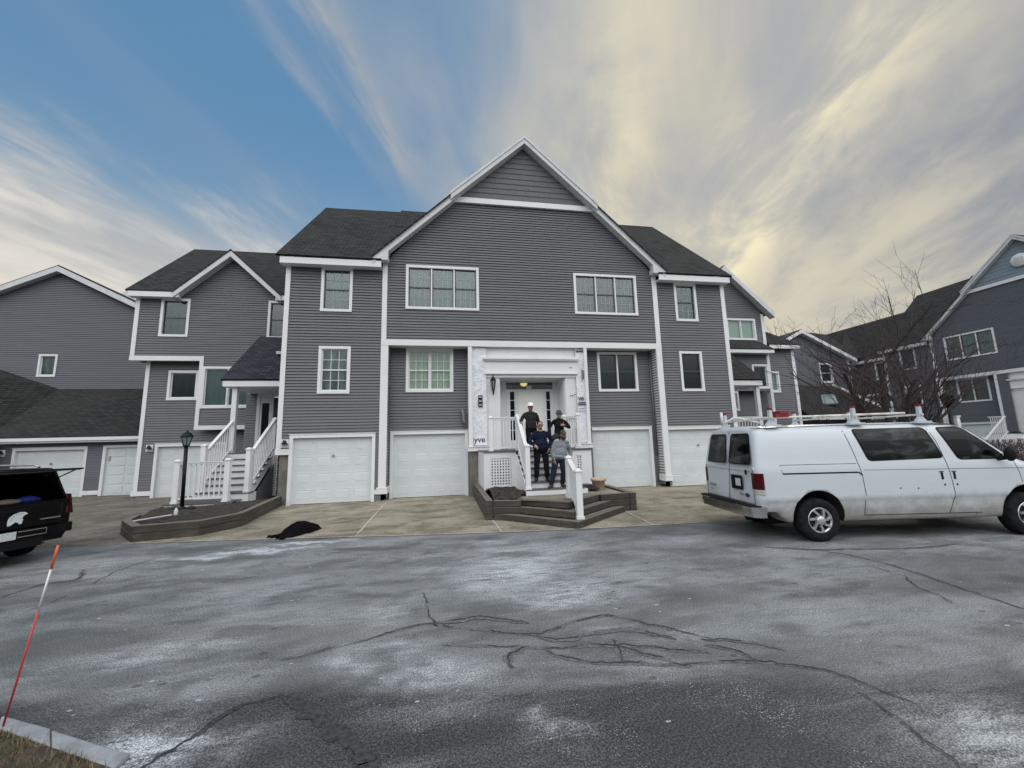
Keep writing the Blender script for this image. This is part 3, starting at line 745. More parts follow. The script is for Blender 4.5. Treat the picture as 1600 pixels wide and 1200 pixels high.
for i, (p, wd) in enumerate([([(-1.98, 14.5), (-1.89, 9.2)], .035), ([(1.14, 10.4), (1.19, 8.75)], .03), ([(4.72, 10.38), (4.54, 8.5)], .03), ([(-4.6, 9.68), (-3.75, 11.3), (-1.98, 11.72)], .02), ([(-1.9, 11.75), (.6, 11.3), (1.1, 11.25)], .02), ([(-5.1, 10.9), (-3.8, 11.2)], .012)]):
    ribbon(jt, p, wd, wd, 0.009 + 0.0005 * i, 40 + i, 0.006)
ribbon(jt, [(x, y + .02) for x, y in edge if -6.8 < x < 7], .035, .035, 0.0135, 77, .012)
tag(jt.build('driveway_joints', 'joint'), 'pale control joints in the driveways', kind='structure')
# curb and dry lawn in the near left corner
cb = MB(); cp = [(-5.2, 4.95), (-3.21, 3.80), (-2.70, 3.555), (-1.96, 3.18)]
ci = [(-5.35, 4.75), (-3.09, 3.64), (-2.53, 3.35), (-1.97, 3.06)]
for i in range(3): 
    a, b, c, d = cp[i], cp[i + 1], ci[i + 1], ci[i]
    k = .012
    def sh(p, q, t): return (p[0] + (q[0] - p[0]) * t, p[1] + (q[1] - p[1]) * t)
    cb.prism([(*a, -.01), (*sh(b, a, k), -.01), (*sh(c, d, k), -.01), (*d, -.01)], (0, 0, .052 - .006 * i))
tag(cb.build('curb', 'curb_stone', bevel=.015), 'pale stone curb at the lawn corner', kind='structure')
sheet('lawn', [(-5.35, 4.75), (-3.09, 3.64), (-2.53, 3.35), (-1.97, 3.06), (-1.8, -3), (-12, -3), (-12, 9)], 0.028, 'lawn_soil', 'patch of dry winter lawn')
g = MB(); rnd = random.Random(5); gn = 0
while gn < 9000:
    x = rnd.uniform(-4.2, -1.6); yy = rnd.uniform(2.2, 4.4)
    # inside = behind the curb's inner line
    def side_(p, q): return (q[0] - p[0]) * (yy - p[1]) - (q[1] - p[1]) * (x - p[0])
    if not all(side_(ci[i], ci[i + 1]) < -0.004 for i in range(3)): continue
    if mnoise.noise(Vector((x * 3, yy * 3, 0))) < -0.25 and rnd.random() < .8: continue
    gn += 1; an = rnd.uniform(0, 6.28); h = rnd.uniform(.02, .06); l = rnd.uniform(0.01, .05); wv = Vector((math.cos(an + 1.57), math.sin(an + 1.57), 0)) * rnd.uniform(.002, .004)
    p = Vector((x, yy, .028)); q = p + Vector((math.cos(an) * l, math.sin(an) * l, h))
    g.face([p - wv, p + wv, q], 0 if mnoise.noise(Vector((x * 4, yy * 4, 3))) + rnd.uniform(-.25, .25) < .22 else 1)
tag(g.build('grass', ['grass_dry', 'grass_green']), 'dry brown grass on the lawn corner', 'grass', kind='stuff')

# ================================================================== the gabled townhouse block (used twice)
def gable_block(kind, label, loc, rz, sid, near=True):
    T = thing('townhouse_block', label, 'building', (3.18, 14.6, 0), loc, rz, 'gabled townhouse blocks')
    Yf, Yr = 14.6, 15.05; F = FY(Yf); G = FY(Yr)
    W = MB()
    # wings
    hL = [(-4.41, -3.33, 6.69, 8.37), (-4.39, -3.32, 3.72, 5.42), (-5.19, -2.41, -1, 2.32), (-5.6, -5.19, -1, 1.68)]
    siding(W, F, [(-5.5, 0), (-2.2, 0), (-2.2, 8.5), (-5.5, 8.5)], hL)
    hR = [(9.46, 10.47, 6.68, 8.33), (9.45, 10.47, 3.74, 5.40), (8.69, 11.42, -1, 2.32)]
    siding(W, F, [(8.6, 0), (11.75, 0), (11.75, 8.5), (8.6, 8.5)], hR)
    # main gable wall
    hG = [(-1.45, 1.28, 6.87, 8.60), (5.09, 7.78, 6.86, 8.57)]
    siding(W, F, [(-2.15, 5.7), (8.52, 5.7), (8.52, 8.75), (6.1, 11.3), (0.26, 11.3), (-2.15, 8.75)], hG)
    # recessed ground storeys
    siding(W, G, [(-2.1, 0), (0.9, 0), (0.9, 5.5), (-2.1, 5.5)], [(-1.45, 0.30, 3.81, 5.48), (-1.97, 0.83, -1, 2.37)])
    siding(W, G, [(5.42, 0), (8.5, 0), (8.5, 5.5), (5.42, 5.5)], [(6.08, 7.80, 3.80, 5.43), (5.70, 8.24, -1, 2.37)])
    siding(W, FX(8.46), [(14.62, .1), (15.05, .1), (15.05, 5.5), (14.62, 5.5)]); siding(W, FX(-2.04, -1), [(14.62, .1), (15.05, .1), (15.05, 5.5), (14.62, 5.5)])
    # outer end walls
    siding(W, FX(-5.52), [(14.62, 0), (26, 0), (26, 8.5), (20.0, 13.6), (14.62, 8.5)], ex=.21); siding(W, FX(11.78, -1), [(14.62, 0), (26, 0), (26, 8.5), (20.0, 13.6), (14.62, 8.5)], ex=.21)
    W.face([(-5.5, 26, 0), (11.75, 26, 0), (11.75, 26, 8.5), (-5.5, 26, 8.5)])
    W.build('wall', sid, T)
    # peak triangle of wide shakes, standing proud
    S = MB(); siding(S, FY(Yf - .07), [(.42, 11.46), (5.94, 11.46), (3.18, 14.0)], (), .235, .02)
    S.build('gable_peak', 'siding_light' if kind else 'shake', T)
    # soffits under the overhang
    so = MB(); so.face([(-2.1, 14.61, 5.485), (0.9, 14.61, 5.485), (0.9, 15.04, 5.485), (-2.1, 15.04, 5.485)]); so.face([(5.42, 14.61, 5.485), (8.5, 14.61, 5.485), (8.5, 15.04, 5.485), (5.42, 15.04, 5.485)])
    so.build('soffit', 'trim_aged', T)
    # trim boards
    t = MB()
    t.fbox(F, -5.60, -5.44, 1.86, 8.42, -.12, .044); t.fbox(F, 11.62, 11.80, 0.3, 8.42, -.12, .044)
    t.fbox(F, -2.29, -2.03, 0.46, 5.48, -.44, .048); t.fbox(F, -2.285, -2.11, 5.701, 8.66, -.02, .046)
    t.fbox(F, 8.44, 8.68, 0.46, 5.48, -.44, .048); t.fbox(F, 8.48, 8.68, 5.701, 8.66, -.02, .046)
    for x0, x1 in ((-2.33, -1.99), (8.40, 8.72)): t.fbox(F, x0, x1, .24, .46, -.44, .068); t.fbox(F, x0 - .02, x1 + .02, .42, .458, -.44, .075)
    t.fbox(F, -2.41, -2.331, .24, .40, -.1, .050); t.fbox(G, -1.989, -1.98, .24, .40, -.1, .06)
    t.fbox(F, 8.72, 8.70, .24, .40, -.1, .050)
    t.build('corner_board', 'trim', T)
    t = MB(); t.fbox(F, -2.288, 8.682, 5.48, 5.70, -.10, .054); t.build('belt_board', 'trim', T)
    t = MB(); t.fbox(FY(Yf - .07), .22, 6.14, 11.26, 11.48, -.06, .05); t.build('gable_band', 'trim', T)
    # concrete base piers at the wing and beside the entry
    t = MB(); t.box(-5.5, -5.2, 14.64, 15.0, -.02, 1.66); t.build('concrete_base', 'pier_concrete', T)
    t = MB(); t.fbox(F, -5.62, -5.19, 1.66, 1.86, -.12, .05); t.build('water_table', 'trim', T)
    # roofs
    r = MB(); e, ez, ry, rz_ = 14.22, 8.62, 19.55, 13.68
    roof(r, [(-5.85, e, ez), (-2.3, e, ez), (2.6, 19.1, 13.25), (2.6, ry, rz_), (-5.85, ry, rz_)]); roof(r, [(12.0, e, ez), (8.65, e, ez), (3.75, 19.1, 13.25), (3.75, ry + .5, rz_ + .48), (12.0, ry + .5, rz_ + .48)])
    roof(r, [(-5.85, 26.3, 8.0), (12.0, 26.3, 8.0), (12.0, ry + .5, rz_ + .48), (-5.85, ry, rz_)])
    roof(r, [(-2.25, 17.5, 11.77), (3.2, 17.5, 11.77), (3.2, ry + .24, rz_ + .27), (-2.25, ry + .24, rz_ + .27)], .05); roof(r, [(-2.25, 26, 8.3), (3.2, 26, 8.3), (3.2, ry + .24, rz_ + .275), (-2.25, ry + .24, rz_ + .275)], .05)
    sl = (14.16 - 8.72) / (3.18 + 2.62)
    roof(r, [(-2.66, 14.20, 8.70), (-2.66, 21, 8.70), (3.18, 21, 14.17), (3.18, 14.20, 14.17)], .05, udir=(0, 1, 0)); roof(r, [(9.02, 14.20, 8.70), (9.02, 21, 8.70), (3.18, 21, 14.17), (3.18, 14.20, 14.17)], .05, udir=(0, 1, 0))
    r.build('roof', 'shingles', T)
    # fascia and rakes
    t = MB(); t.box(-5.72, -2.3, 14.275, 14.30, 8.33, 8.56); t.box(8.66, 11.9, 14.275, 14.30, 8.33, 8.56); t.box(-5.72, -2.3, 14.30, 14.58, 8.33, 8.36); t.box(8.66, 11.9, 14.30, 14.58, 8.33, 8.36)
    t.build('fascia', 'trim', T)
    t = MB()
    def rake(x0, z0, x1, z1, y0, y1, wd):
        t.prism([(x0, y0, z0), (x1, y0, z1), (x1, y0, z1 - wd), (x0, y0, z0 - wd)], (0, y1 - y0, 0))
    rake(-2.60, 8.70, 0.36, 11.47, 14.26, 14.56, .25); rake(8.96, 8.70, 6.0, 11.47, 14.26, 14.56, .25)
    rake(-2.62, 8.735, 0.36, 11.525, 14.235, 14.258, .10); rake(8.98, 8.735, 6.0, 11.525, 14.235, 14.258, .10)
    rake(.22, 11.44, 3.18, 14.12, 14.18, 14.52, .27); rake(6.14, 11.44, 3.18, 14.12, 14.18, 14.52, .27)
    rake(.20, 11.47, 3.18, 14.17, 14.15, 14.178, .11); rake(6.16, 11.47, 3.18, 14.17, 14.15, 14.178, .11)
    # boxed returns at the rake feet
    t.prism([(-2.60, 14.243, 8.70), (-2.06, 14.243, 9.0), (-2.06, 14.243, 8.60), (-2.56, 14.243, 8.60)], (0, .33, 0)); t.prism([(8.96, 14.243, 8.70), (8.42, 14.243, 9.0), (8.42, 14.243, 8.60), (8.92, 14.243, 8.60)], (0, .33, 0))
    t.build('rake_board', 'trim_aged', T)
    # windows
    if kind == 0:
        window(T, F, -4.41, -3.33, 6.69, 8.37, 1, 'drape_teal', 'glass_clear', grid=(3, 2)); window(T, F, -4.39, -3.32, 3.72, 5.42, 1, 'tree_reflection', sash='trim', grid=(3, 2), grid_mat='trim')
        window(T, F, -1.45, 1.28, 6.87, 8.60, 3, 'drape_teal', grid=(4, 2)); window(T, F, 5.09, 7.78, 6.86, 8.57, 3, 'drape_dark', grid=(4, 2), curs=['drape_dark', 'drape_dark', 'drape_teal'], grid_mat='muntin_dim')
        window(T, G, -1.45, 0.30, 3.81, 5.48, 2, 'drape_cream', sash='trim', grid=(3, 2), grid_mat='trim'); window(T, G, 6.08, 7.80, 3.80, 5.43, 2, 'blind_grey', 'glass_dim')
        window(T, F, 9.46, 10.47, 6.68, 8.33, 1, 'drape_dark', grid=(3, 2)); window(T, F, 9.45, 10.47, 3.74, 5.40, 1, 'blind_grey', 'glass_dim')
    else:
        window(T, F, -4.41, -3.33, 6.69, 8.37, 1, 'drape_teal'); window(T, F, -4.39, -3.32, 3.72, 5.42, 1, 'drape_dark')
        window(T, F, -1.45, 1.28, 6.87, 8.60, 3, 'drape_teal', curs=['drape_dark', 'drape_teal', 'drape_teal']); window(T, F, 5.09, 7.78, 6.86, 8.57, 3, 'drape_dark')
        window(T, G, -1.45, 0.30, 3.81, 5.48, 2, 'drape_dark', 'glass_dim'); window(T, G, 6.08, 7.80, 3.80, 5.43, 2, 'blind_grey', 'glass_dim')
        window(T, F, 9.46, 10.47, 6.68, 8.33, 1, 'drape_dark'); window(T, F, 9.45, 10.47, 3.74, 5.40, 1, 'blind_grey')
    garage(T, F, -5.19, -2.41, 2.32); garage(T, G, -1.97, 0.83, 2.37, handle=False); garage(T, G, 5.70, 8.24, 2.37, handle=False, trim_sides=(0, 1)); garage(T, F, 8.69, 11.42, 2.32, trim_sides=(0, 1))
    # entry portal
    P = MB(); Yp = 14.72
    P.box(1.50, 5.05, Yp, Yp + .06, 5.0, 5.478)                       # frieze
    P.box(1.50, 2.02, Yp + .02, Yp + .08, 1.63, 5.0); P.box(4.60, 5.05, Yp + .02, Yp + .08, 1.63, 5.0); P.box(2.02, 4.60, Yp + .02, Yp + .08, 4.32, 5.0)
    P.box(2.0, 2.04, Yp + .08, 15.8, 1.63, 4.32); P.box(4.58, 4.62, Yp + .08, 15.8, 1.63, 4.32); P.box(2.04, 4.58, Yp + .08, 15.8, 4.32, 4.36)
    for (x0, x1, n) in ((1.52, 2.0, 6), (4.62, 5.03, 5)):
        for i in range(n):
            xx = x0 + (x1 - x0) * i / n; P.box(xx + .012, xx + (x1 - x0) / n - .012, Yp + .008, Yp + .02, 1.70, 4.44)
    for k in range(5):
        y0 = Yp + .12 + k * .17; P.box(4.565, 4.58, y0 + .01, y0 + .16, 1.66, 4.30); P.box(2.04, 2.055, y0 + .01, y0 + .16, 1.66, 4.30)
    P.build('entry_surround', 'trim', T)
    C = MB(); C.box(1.40, 5.15, Yp - .20, Yp, 5.0, 5.06); C.box(1.44, 5.11, Yp - .16, Yp, 4.95, 5.0); C.box(1.48, 5.08, Yp - .08, Yp, 4.50, 4.95); C.box(1.46, 5.10, Yp - .12, Yp, 4.44, 4.50); C.box(1.50, 5.06, Yp - .03, Yp + .01, 4.32, 4.44)
    C.build('entablature', 'trim', T)
    L = MB(); L.fbox(F, .84, .98, 1.76, 5.478, -.50, .044); L.fbox(F, 5.36, 5.48, 1.76, 5.478, -.50, .044); L.build('pilaster_board', 'trim', T)
    if kind == 0:
        w1 = MB()
        rn = random.Random(3)
        for (x0, x1) in ((.98, 1.52), (5.03, 5.36)):
            nx, nz = 8, 34; grid = [[(x0 + (x1 - x0) * i / nx, 14.66 + rn.uniform(-.022, .022) * (0.3 if j < nz * .45 else 1), 1.80 + 3.67 * j / nz) for i in range(nx + 1)] for j in range(nz + 1)]
            for j in range(nz):
                for i in range(nx): w1.face([grid[j][i], grid[j][i + 1], grid[j + 1][i + 1], grid[j + 1][i]], smooth=True)
        hw = w1.build('house_wrap', 'house_wrap', T, weld=True)
        f3 = lambda ox, oz: (lambda x, y, z: (ox + x, 14.615 - z, oz + y))
        pl = MB(); pl.box(1.03, 1.50, 14.618, 14.626, 1.80, 2.12); pl.build('printed_sheet', 'decal_white', hw)
        text_part('printed_letters', 'yve', f3(1.03, 1.91), .30, 'ink_navy', hw, bold=.014)
        text_part('printed_letters', 've', f3(5.06, 3.42), .26, 'ink_navy', hw, bold=.014)
        st = MB()
        for (zz, hh) in ((3.33, .035), (3.26, .05), (5.36, .05), (3.10, .012), (3.0, .012)): st.box(5.05, 5.35, 14.612, 14.618, zz - hh / 2, zz + hh / 2)
        st.box(5.25, 5.27, 14.612, 14.618, 4.15, 4.65); st.box(5.29, 5.33, 14.612, 14.618, 4.25, 4.6)
        st.build('printed_stripes', 'ink_navy', hw)
        t = MB(); t.fbox(F, .80, 1.56, 1.60, 1.76, -.1, .10); t.fbox(F, 5.02, 5.52, 1.60, 1.76, -.1, .08); t.fbox(F, .78, 1.58, 1.74, 1.775, -.1, .13); t.fbox(F, 5.0, 5.54, 1.74, 1.775, -.1, .11)
        t.build('pilaster_base', 'trim', T)
        t = MB(); t.box(.86, 1.46, 14.62, 15.06, -.02, 1.6); t.box(5.0, 5.46, 14.62, 15.06, -.02, 1.6)
        t.build('concrete_base', 'pier_concrete', T)
        for zz in ((.98, 1.38), (1.30, 1.38)):
            q = MB(); q.lathe([(.018, 0), (.018, -.01), (.001, -.012)], (zz[0], 14.62, zz[1]), 8, axis='y'); q.build('bolt', 'black_metal', T)
        # small fixings left on the bare boards
        hk = MB(); hk.tube([(4.86, 14.62, 4.72), (4.80, 14.60, 4.70), (4.78, 14.56, 4.68)], .01, 6); hk.tube([(4.78, 14.73, 3.62), (4.86, 14.66, 3.60), (4.96, 14.62, 3.66)], .012, 6); hk.build('cable_stub', 'black_metal', T)
    else:
        t = MB(); siding(t, F, [(.98, 1.7), (1.5, 1.7), (1.5, 5.5), (.98, 5.5)]); siding(t, F, [(5.05, 1.7), (5.36, 1.7), (5.36, 5.5), (5.05, 5.5)]); t.build('pilaster_siding', sid, T)
        t = MB(); t.box(1.2, 4.62, 12.45, 15.7, -.02, 1.58); t.build('deck_skirt', 'trim', T); t = MB(); t.box(1.16, 4.66, 12.38, 15.72, 1.59, 1.63); t.build('deck_boards', 'tread', T)
        t = MB()
        for i in range(7): t.box(2.2, 3.76, 10.4 + i * .29, 12.44, i * .225 - .02, (i + 1) * .225)
        t.build('stair_flight', 'trim', T)
        railing(T, (1.4, 12.47, 1.63), (2.2, 12.47, 1.63), 1.0, .1, 8); railing(T, (3.8, 12.47, 1.63), (4.6, 12.47, 1.63), 1.0, .1, 8); railing(T, (2.2, 10.5, .2), (2.2, 12.4, 1.63), 1.0, .1, 12); railing(T, (3.76, 10.5, .2), (3.76, 12.4, 1.63), 1.0, .1, 12); newel(T, 2.2, 10.45, 0, 1.4); newel(T, 3.76, 10.45, 0, 1.4); railing(T, (4.6, 12.5, 1.63), (4.6, 14.6, 1.63), 1.0, .1, 12)
        t = MB(); t.lathe([(.001, -.1), (.40, -.1), (.42, -.06), (.42, 0)], (3.18, 14.47, 12.45), 24, axis='y'); v = t.build('round_vent', 'trim', T)
        t = MB()
        for k in range(5): t.box(3.18 - .22, 3.18 + .22, 14.355, 14.365, 12.28 + k * .08, 12.29 + k * .08)
        t.build('louvre', 'steel', v)
        t = MB(); t.box(.86, 1.46, 14.62, 15.06, -.02, 1.6); t.box(5.0, 5.46, 14.62, 15.06, -.02, 1.6); t.build('concrete_base', 'pier_concrete', T)
    t = MB(); t.box(.985, 1.495, 14.70, 15.0, 1.7, 5.47); t.box(5.055, 5.355, 14.70, 15.0, 1.7, 5.47); t.build('pilaster_board', 'trim_aged', T)
    # entry door wall
    d = MB(); Yd = 15.7
    d.box(2.04, 2.42, Yd, Yd + .08, 1.63, 4.32); d.box(4.36, 4.58, Yd, Yd + .08, 1.63, 4.32); d.box(2.42, 4.36, Yd - .02, Yd + .06, 3.90, 3.99); d.box(2.42, 4.36, Yd - .02, Yd + .06, 4.28, 4.32)
    d.box(2.82, 2.92, Yd - .03, Yd + .05, 1.63, 3.90); d.box(3.92, 4.02, Yd - .03, Yd + .05, 1.63, 3.90); d.box(2.42, 2.50, Yd - .03, Yd + .05, 1.63, 3.90); d.box(4.28, 4.36, Yd - .03, Yd + .05, 1.63, 3.90)
    d.box(2.50, 2.82, Yd, Yd + .05, 1.63, 1.95); d.box(4.02, 4.28, Yd, Yd + .05, 1.63, 1.95); d.box(2.50, 2.57, Yd, Yd + .05, 1.95, 3.9); d.box(2.75, 2.82, Yd, Yd + .05, 1.95, 3.9); d.box(4.02, 4.07, Yd, Yd + .05, 1.95, 3.9); d.box(4.23, 4.28, Yd, Yd + .05, 1.95, 3.9)
    for zz in (2.35, 2.75, 3.15, 3.55): d.box(2.57, 2.75, Yd + .01, Yd + .03, zz - .012, zz + .012); d.box(4.07, 4.23, Yd + .01, Yd + .03, zz - .012, zz + .012)
    d.box(2.50, 2.57, Yd - .01, Yd, 3.66, 3.9)
    d.build('door_frame', 'trim', T)
    p = MB(); p.box(2.57, 2.75, Yd + .031, Yd + .036, 1.95, 3.9); p.box(4.07, 4.23, Yd + .031, Yd + .036, 1.95, 3.9); p.build('sidelight', 'suv_glass', T)
    tr = MB(); tr.box(2.42, 4.36, Yd + .02, Yd + .024, 3.99, 4.28); tp = tr.build('transom', 'glass_clear', T)
    tb = MB(); tb.box(2.3, 4.5, Yd + 1.0, Yd + 1.02, 3.4, 5.0); tb.box(2.44, 2.68, Yd + .03, Yd + .034, 4.0, 4.24); tb.build('hall_wall', 'transom_room', tp)
    pp = MB(); pp.box(3.25, 3.47, Yd + .012, Yd + .016, 4.0, 4.15); pp.build('notice', 'paper', tp)
    if kind == 0:
        gl = MB(); gl.lathe([(.001, -.10), (.07, -.095), (.12, -.06), (.15, 0), (.15, .02), (.001, .02)], (3.22, Yd + .35, 4.27), 18); gl.build('hall_lamp', 'lamp_glow', tp)
    dr = MB(); dr.box(2.92, 3.92, Yd, Yd + .045, 1.66, 3.90)
    for (x0, x1) in ((3.0, 3.38), (3.46, 3.84)):
        for (z0, z1) in ((1.8, 2.35), (2.5, 3.25), (3.4, 3.75)):
            for (e, yy) in ((0, .012), (.03, .002)):
                pass
            dr.box(x0, x1, Yd - .006, Yd, z0, z0 + .02); dr.box(x0, x1, Yd - .006, Yd, z1 - .02, z1); dr.box(x0, x0 + .02, Yd - .006, Yd, z0 + .02, z1 - .02); dr.box(x1 - .02, x1, Yd - .006, Yd, z0 + .02, z1 - .02)
            dr.box(x0 + .06, x1 - .06, Yd - .012, Yd, z0 + .06, z1 - .06)
    dd = dr.build('entry_door', 'entry_door_white', T)
    h = MB(); h.lathe([(.02, 0), (.03, -.05), (.03, -.08), (.001, -.09)], (3.01, Yd - .001, 2.62), 10, axis='y'); h.build('door_knob', 'steel', dd)
    return T
main = gable_block(0, 'grey clapboard block with a tall steep gable and house wrap around its entry', (3.18, 14.6, 0), 0.0, 'siding')
far = gable_block(1, 'blue grey gabled block with a round white vent in its peak', (36.0, 18.1, 0), rad(-90), 'siding_blue')

# entry deck and stairs (fixed to the main block: its parts)
T = main
F = FY(12.42)
tr = MB(); tr.box(1.16, 4.66, 12.38, 15.72, 1.59, 1.63); tr.build('deck_boards', 'tread', T)
sk = MB(); sk.box(1.20, 2.18, 12.42, 12.46, 1.40, 1.588); sk.box(1.20, 1.36, 12.42, 12.46, .46, 1.40); sk.box(2.02, 2.18, 12.42, 12.46, .46, 1.40); sk.box(1.36, 2.02, 12.42, 12.46, .46, .56)
sk.box(3.76, 4.62, 12.42, 12.46, 1.42, 1.588); sk.box(3.76, 4.14, 12.42, 12.46, .46, 1.42); sk.box(4.30, 4.62, 12.42, 12.46, .46, 1.42); sk.box(4.14, 4.30, 12.42, 12.46, .46, .66)
sk.box(1.17, 1.20, 12.43, 14.7, .3, 1.588); sk.box(4.62, 4.65, 12.43, 14.7, .3, 1.588)
lattice(sk, F, 1.36, 2.02, .56, 1.40, .086, .046, -.012); lattice(sk, F, 4.14, 4.30, .66, 1.42, .08, .04, -.012)
sk.build('deck_skirt', 'trim', T)
vo = MB(); vo.box(1.22, 4.6, 12.56, 12.58, .4, 1.58); vo.build('underdeck_shade', 'dark_void', T)  # near-black sheet behind the lattice stands in for shade under the deck
risz = [.62, .79, .96, 1.13, 1.30, 1.46, 1.63]
rr = MB(); tt = MB()
for i in range(6):
    y0 = 10.68 + i * .29
    rr.box(2.24, 3.72, y0 + .035, y0 + .055, (risz[i - 1] if i else .46) + (0.0 if i else 0), risz[i] - .035)
    tt.box(2.20, 3.76, y0, y0 + .32, risz[i] - .035, risz[i])
rr.box(2.24, 3.72, 12.40, 12.42, 1.46, 1.588)
rr.box(2.12, 3.84, 10.66, 10.70, .47, .585); rr.box(2.12, 2.16, 10.70, 11.0, .47, .585); rr.box(3.80, 3.84, 10.70, 11.0, .47, .585)
for xs in (2.20, 3.76):
    rr.prism([(xs - .02, 10.75, .47), (xs - .02, 12.42, .47), (xs - .02, 12.42, 1.50), (xs - .02, 10.75, .52)], (.04, 0, 0))
rr.build('stair_riser', 'trim', T); tt.build('stair_tread', 'tread', T)
newel(T, 2.20, 10.78, .62, 1.82, .13)
railing(T, (2.20, 10.84, .66), (2.25, 12.40, 1.66), 1.02, .14, 13)
newel(T, 2.25, 12.44, 1.63, 2.74, .11)
railing(T, (1.42, 12.47, 1.63), (2.2, 12.47, 1.63), 1.0, .1, 8); newel(T, 1.40, 12.47, 1.63, 2.70, .1)
railing(T, (3.86, 12.47, 1.63), (4.25, 12.47, 1.63), 1.02, .1, 5); newel(T, 4.26, 12.47, 1.63, 2.76, .11); newel(T, 3.80, 12.47, 1.63, 2.70, .1)
railing(T, (4.30, 12.52, 1.63), (4.30, 14.6, 1.63), 1.0, .1, 16)
# worn scrap of yellowed board left on the right rail post
sb = MB(); sb.bar((4.12, 12.40, 1.70), (4.16, 12.40, 2.35), .04, .02); sb.box(4.10, 4.40, 12.36, 12.42, 1.64, 1.70); sb.build('unpainted_shim', 'conduit_worn', T)
gp = MB(); gp.tube([(4.82, 14.60, 2.05), (4.80, 14.52, 2.10), (4.82, 14.50, 2.28), (4.80, 14.52, 2.42), (4.80, 14.60, 2.46)], .022, 8); gp.build('pull_handle', 'black_metal', T)

# downpipe-like vent elbows and conduit on the recessed walls
pv = MB(); pv.tube([(.62, 15.0, 3.12), (.62, 14.90, 3.12), (.66, 14.86, 2.98), (.66, 14.86, 2.72), (.74, 14.86, 2.62)], [.06, .06, .06, .055, .075], 10); pv.build('vent_pipe', 'pipe_grey', T)
pv = MB(); pv.tube([(5.60, 15.0, 3.05), (5.56, 14.86, 3.0), (5.56, 14.86, 2.75)], [.03, .03, .03], 8); pv.build('vent_pipe', 'pipe_grey', T)
pv = MB(); pv.tube([(8.36, 14.98, 1.2), (8.36, 14.98, 5.46)], .035, 8); pv.tube([(8.36, 15.0, .2), (8.36, 15.0, 1.2)], .02, 6); pv.build('conduit', 'siding', T)

# wall lanterns, number plate, small lights (each a fixture screwed to its wall)
def lantern(T, x, y, z, s=1.0):
    m = MB(); m.lathe([(.001, .0), (.05 * s, 0), (.05 * s, .02), (.001, .02)], (x, y - .02, z), 10, axis='y')
    m.tube([(x, y - .02, z - .06 * s), (x, y - .12 * s, z - .20 * s), (x, y - .16 * s, z - .12 * s)], .018 * s, 6)
    m.tube([(x, y - .16 * s, z - .34 * s), (x, y - .16 * s, z - .14 * s)], [.012 * s, .05 * s], 8)
    m.lathe([(.075 * s, .13 * s), (.095 * s, .14 * s), (.06 * s, .22 * s), (.02 * s, .27 * s), (.012 * s, .36 * s), (.001, .37 * s)], (x, y - .16 * s, z), 8)
    for k in range(6):
        q = k * math.pi / 3; m.bar((x + .045 * s * math.cos(q), y - .16 * s + .045 * s * math.sin(q), z - .14 * s), (x + .085 * s * math.cos(q), y - .16 * s + .085 * s * math.sin(q), z + .13 * s), .012 * s, .012 * s)
    o = m.build('wall_lantern', 'black_metal', T)
    g = MB(); g.lathe([(.04 * s, -.13 * s), (.078 * s, .125 * s)], (x, y - .16 * s, z), 6); g.build('lantern_glass', 'hatch_glass', o)
    return o
lantern(T, 1.76, 14.73, 4.02, 1.15)
m = MB()
for k in range(3):
    zz = 3.20 + k * .15; m.box(1.20, 1.36, 14.60, 14.63, zz, zz + .14)
o = m.build('house_number_plate', 'black_metal', T, bevel=.02)
m = MB()
for k in range(3):
    zz = 3.23 + k * .15
    m.box(1.225, 1.335, 14.595, 14.60, zz + .01, zz + .07)
m.build('number_strip', 'muntin_dim', o)
def floodlight(T, x, y, z, face=(0, -1)):
    m = MB(); m.box(x - .13, x + .13, y - .03, y, z - .12, z + .16); o = m.build('light_backplate', 'trim', T)
    m = MB(); m.lathe([(.035, 0), (.05, -.02), (.06, -.07), (.11, -.13), (.12, -.14)], (x + .02, y - .1, z + .13), 12); m.tube([(x, y - .03, z + .08), (x + .02, y - .1, z + .12)], .02, 6)
    m.build('barn_light', 'black_metal', o)
floodlight(T, -5.33, 14.57, 2.02)
floodlight(far, 8.9, 14.57, 2.6)

# ================================================================== left set-back building
LB = thing('townhouse', 'grey house with a small front gable and a navy door above white steps', 'building', (-9.0, 18.6, 0))
T = LB; Yl = 18.6; F = FY(Yl); G = FY(18.95)
W = MB()
hl = [(-12.0, -10.89, 6.70, 8.39), (-7.78, -6.6, 6.68, 8.42), (-10.19, -8.20, 3.62, 5.42)]
siding(W, F, [(-12.85, 5.75), (-5.4, 5.75), (-5.4, 8.5), (-12.85, 8.5)], hl)
siding(W, F, [(-11.2, 8.5), (-7.4, 8.5), (-9.3, 10.4)])
siding(W, F, [(-10.2, 2.85), (-8.1, 2.85), (-8.1, 5.75), (-10.2, 5.75)], hl)
siding(W, F, [(-8.1, 1.7), (-5.4, 1.7), (-5.4, 5.75), (-8.1, 5.75)], hl + [(-7.62, -6.3, 1, 4.15)])
siding(W, G, [(-12.45, 0), (-8.1, 0), (-8.1, 5.75), (-12.45, 5.75)], [(-11.68, -10.52, 4.01, 5.30), (-11.92, -9.2, -1, 2.18)])
siding(W, FX(-12.87), [(18.6, 5.7), (26, 5.7), (26, 8.5), (22.3, 12.3), (18.6, 8.5)], ex=.21); siding(W, FX(-12.47), [(18.95, 0), (26, 0), (26, 5.7), (18.95, 5.7)], ex=.21)
siding(W, FX(-8.1), [(16.4, -.2), (18.95, -.2), (18.95, 1.6), (16.4, 1.6)])
W.box(-10.2, -8.1, 18.61, 18.95, 2.85, 2.9); W.box(-12.85, -10.3, 18.61, 18.95, 5.72, 5.76)
W.build('wall', 'siding', T)
t = MB()
